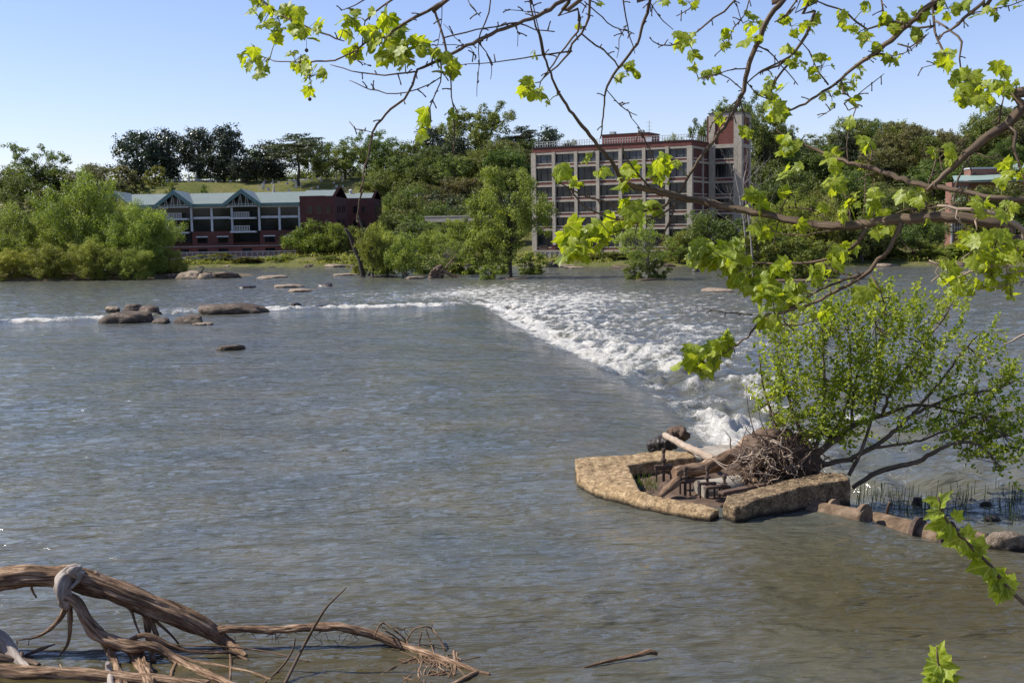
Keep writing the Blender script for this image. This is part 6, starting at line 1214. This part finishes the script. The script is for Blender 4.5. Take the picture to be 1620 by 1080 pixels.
def sycamore():
    r = random.Random(33)
    root = empty('sycamore_tree', (TRK.x, TRK.y, 3.0), 0, 'sycamore reaching in from the right and top with fresh yellow green leaves in the foreground', 'tree'); O = root.location.copy()
    tm = MB().tube([(TRK.x, TRK.y, 2.6), (TRK.x-.1, TRK.y, 5), (TRK.x-.15, TRK.y+.1, 7.2), (TRK.x-.5, TRK.y+.1, 9), (3.4, 4.4, 10.6)], [.36, .29, .26, .2, .14], 18, step=.15, rough=.08)
    tm.v = [tuple(Vector(v)-O) for v in tm.v]; tm.build('trunk', M['bark'], root)
    segs = []; objs = {}
    for name, (runs, Yd_) in LIMBS.items():
        mb = MB(); pts_ = []
        for ri, (s, ext) in enumerate(runs):
            n = len(s); P = []; W = []
            for i, q in enumerate(s):
                # depth varies smoothly with picture position so that crossing runs of one limb meet
                y = Yd_+.35*math.sin(q[0]*.006+q[1]*.004)+(.0 if ri == 0 else .0); P.append(pt(q[0], q[1], y)); W.append(max(q[2]*y/F/2*.92, .0012)); pts_.append((q[0], q[1], y))
            for i in range(n-1):
                for t in (.25, .5, .75): pts_.append((s[i][0]*(1-t)+s[i+1][0]*t, s[i][1]*(1-t)+s[i+1][1]*t, 0))
            if ext is not None:
                e = Vector(ext)
                if s[0][0] > 1600 or s[0][1] < -5: P = [e, e.lerp(P[0], .6)]+P; W = [W[0]*1.5, W[0]*1.2]+W
                else: P = P+[P[-1].lerp(e, .4), e]; W = W+[W[-1]*1.2, W[-1]*1.5]
            big = max(W) > .011
            mb.tube(P, W, 14 if big else 6, step=.03 if big else .045, rough=.14, seed=ri, wob=.03 if big else .02)
            # knobby buds and bare spurs
            for k in range(int(n*1.0)):
                i = r.randrange(0, n-1); t = r.random(); a = pt(s[i][0]*(1-t)+s[i+1][0]*t, s[i][1]*(1-t)+s[i+1][1]*t, Yd_+.35*math.sin(s[i][0]*.006+s[i][1]*.004))
                dd = Vector((r.gauss(0, 1), r.gauss(0, .6), r.gauss(0, 1))).normalized(); l = r.uniform(.008, .05); mb.tube([a, a+dd*l*.6, a+dd*l+Vector((0,0,-.004))], [.0035, .0024, .003], 5, step=.02)
        mb.v = [tuple(Vector(v)-O) for v in mb.v]; lo = mb.build(name, M['palebranch' if name == 'pale_limb' else 'bark'], root)
        objs[name] = (lo, Leaves(), MB(), Yd_); segs.append((name, np.array([(a, b) for a, b, _ in pts_])))
    for (cx, cy, sp, n, sz) in CL:
        sz = sz if sz < 29 else 29+(sz-29)*.55
        best = min(segs, key=lambda g: float(((g[1]-np.array([cx, cy]))**2).sum(1).min())); name = best[0]
        i = int(((best[1]-np.array([cx, cy]))**2).sum(1).argmin()); ax_, ay_ = best[1][i]
        lo, lv, pm, Yd_ = objs[name]; Yc = Yd_+.35*math.sin(cx*.006+cy*.004); A = pt(ax_, ay_, Yd_+.35*math.sin(ax_*.006+ay_*.004)); C = pt(cx, cy, Yc)
        if (A-C).length > .03: pm.tube([A, A.lerp(C, .5)+Vector((0,0,.01)), C], [.0028, .0022, .0016], 5, step=.02)
        for k in range(int(n*1.65+.5)):
            a = r.uniform(0, 6.28); q = math.sqrt(r.random())*sp*1.12; y = Yc+r.gauss(0, .07); size = sz*r.choice((.45, .6, .8, .9, 1, 1.15))*y/F*.95
            m = pt(cx+q*math.cos(a), cy+q*math.sin(a)*.9, y)
            f = Vector((math.cos(a)*.6+r.gauss(0, .5), r.gauss(0, .45), -.55+r.gauss(0, .45))).normalized(); nr = Vector((r.gauss(-.25, .5), r.gauss(-.45, .6), r.gauss(.75, .45)))
            b = m-f*size*.4; lv.add(b, f, nr, size, r, r.random() < .85)
            pm.tube([C, C.lerp(b, .5)+Vector((0,0,.006)), b], [.0014, .0011, .001], 4, step=.03)
    for name, (lo, lv, pm, _) in objs.items():
        lv.build('foliage', 'l_syc', lo, O); pm.v = [tuple(Vector(v)-O) for v in pm.v]; pm.build('leaf_stalks', M['reed2'], lo)
    # hanging seed balls
    lo = objs['left_limb'][0]
    for (x, y, y2) in ((485,62,80),(490,140,157)):
        a = pt(x, y, 5.0); b = pt(x, y2, 5.0); mb = MB().tube([a, a.lerp(b, .5), b], .0012, 4); rr = .0085
        mb.tube([b+Vector((0,0,rr)), b+Vector((0,0,rr*.6)), b, b-Vector((0,0,rr*.6)), b-Vector((0,0,rr))], [rr*.2, rr*.8, rr, rr*.8, rr*.2], 10)
        mb.v = [tuple(Vector(v)-O) for v in mb.v]; mb.build('seed_ball', M['twig'], lo)
M['reed2'] = plain('green_stalk', (.16,.17,.04), .7)
sycamore()
def sprig(stem, leaves, lab, Y):
    r = random.Random(int(stem[0][0])); P = [pt(q[0], q[1], Y+q[3] if len(q) > 3 else Y) for q in stem]; b = Vector((P[0].x+.25, P[0].y-.5, 0)); bz = 3.3-4.1*float(sst(4.5, 14.5, np.array(b.y)))
    b = Vector((b.x, b.y, bz-.1)); root = empty('sapling', b, 0, lab, 'sapling'); m1 = P[0].lerp(b, .5)+Vector((.1, 0, -.1))
    mb = MB().tube([b, m1]+P, [.009, .007]+[q[2]*Y/F/2 for q in stem], 8, step=.04, rough=.1); mb.v = [tuple(Vector(v)-b) for v in mb.v]; st = mb.build('stem', M['bark'], root)
    lv = Leaves()
    for (x, y, dx, dy, s) in leaves:
        a = pt(x, y, Y); d = Vector((dx, r.uniform(-.5, .2), -dy)).normalized(); lv.add(a, d, Vector((r.gauss(-.3, .4), -.6+r.gauss(0, .4), .8)), s*Y/F*1.0, r, True)
    lv.build('foliage', 'l_syc', root, b)
sprig([(1660,995,7),(1620,954,7),(1592,926,6.5),(1567,894,6),(1541,869,5.5),(1516,844,5),(1501,828,4.5),(1488,803,4),(1484,785,3)],
      [(1487,800,.5,-1,32),(1484,792,-1,-.1,26),(1488,808,-1,.3,30),(1500,826,-1,.3,40),(1510,820,.3,-.4,20),(1505,832,-.8,.8,32),(1520,850,-1,.2,40),(1530,850,.2,-1,24),(1535,862,.2,.8,30),(1545,872,.3,-1,30),(1552,885,-.3,-.6,26),(1567,893,-1,.1,44),(1566,898,-.6,1,26),(1572,902,.3,.9,36),(1580,912,-.6,.8,30),(1590,926,-.8,.1,30),(1594,926,.4,-.6,24),(1592,930,-.5,1,26),(1580,932,-.1,1,26),(1598,935,.1,.3,20),(1545,862,-.5,.9,28),(1515,842,.1,.9,22)],
      'slender sapling with pale green leaves crossing the lower right corner', 4.4)
sprig([(1520,1150,6),(1495,1090,5),(1487,1061,4.5),(1483,1040,3.5),(1482,1022,2.5)],
      [(1483,1045,.1,-1,34),(1484,1050,-.7,.2,26),(1486,1058,.6,-.2,34),(1486,1062,-.9,.1,30),(1490,1070,-.5,1,30),(1492,1078,.9,-.6,34),(1488,1066,-1,.8,28),(1494,1082,-1,-.2,36),(1496,1090,.4,.8,26),(1480,1072,-.8,.8,28),(1498,1085,.8,-1,26)],
      'tip of a small leafy sapling rising from the bottom edge', 4.2)
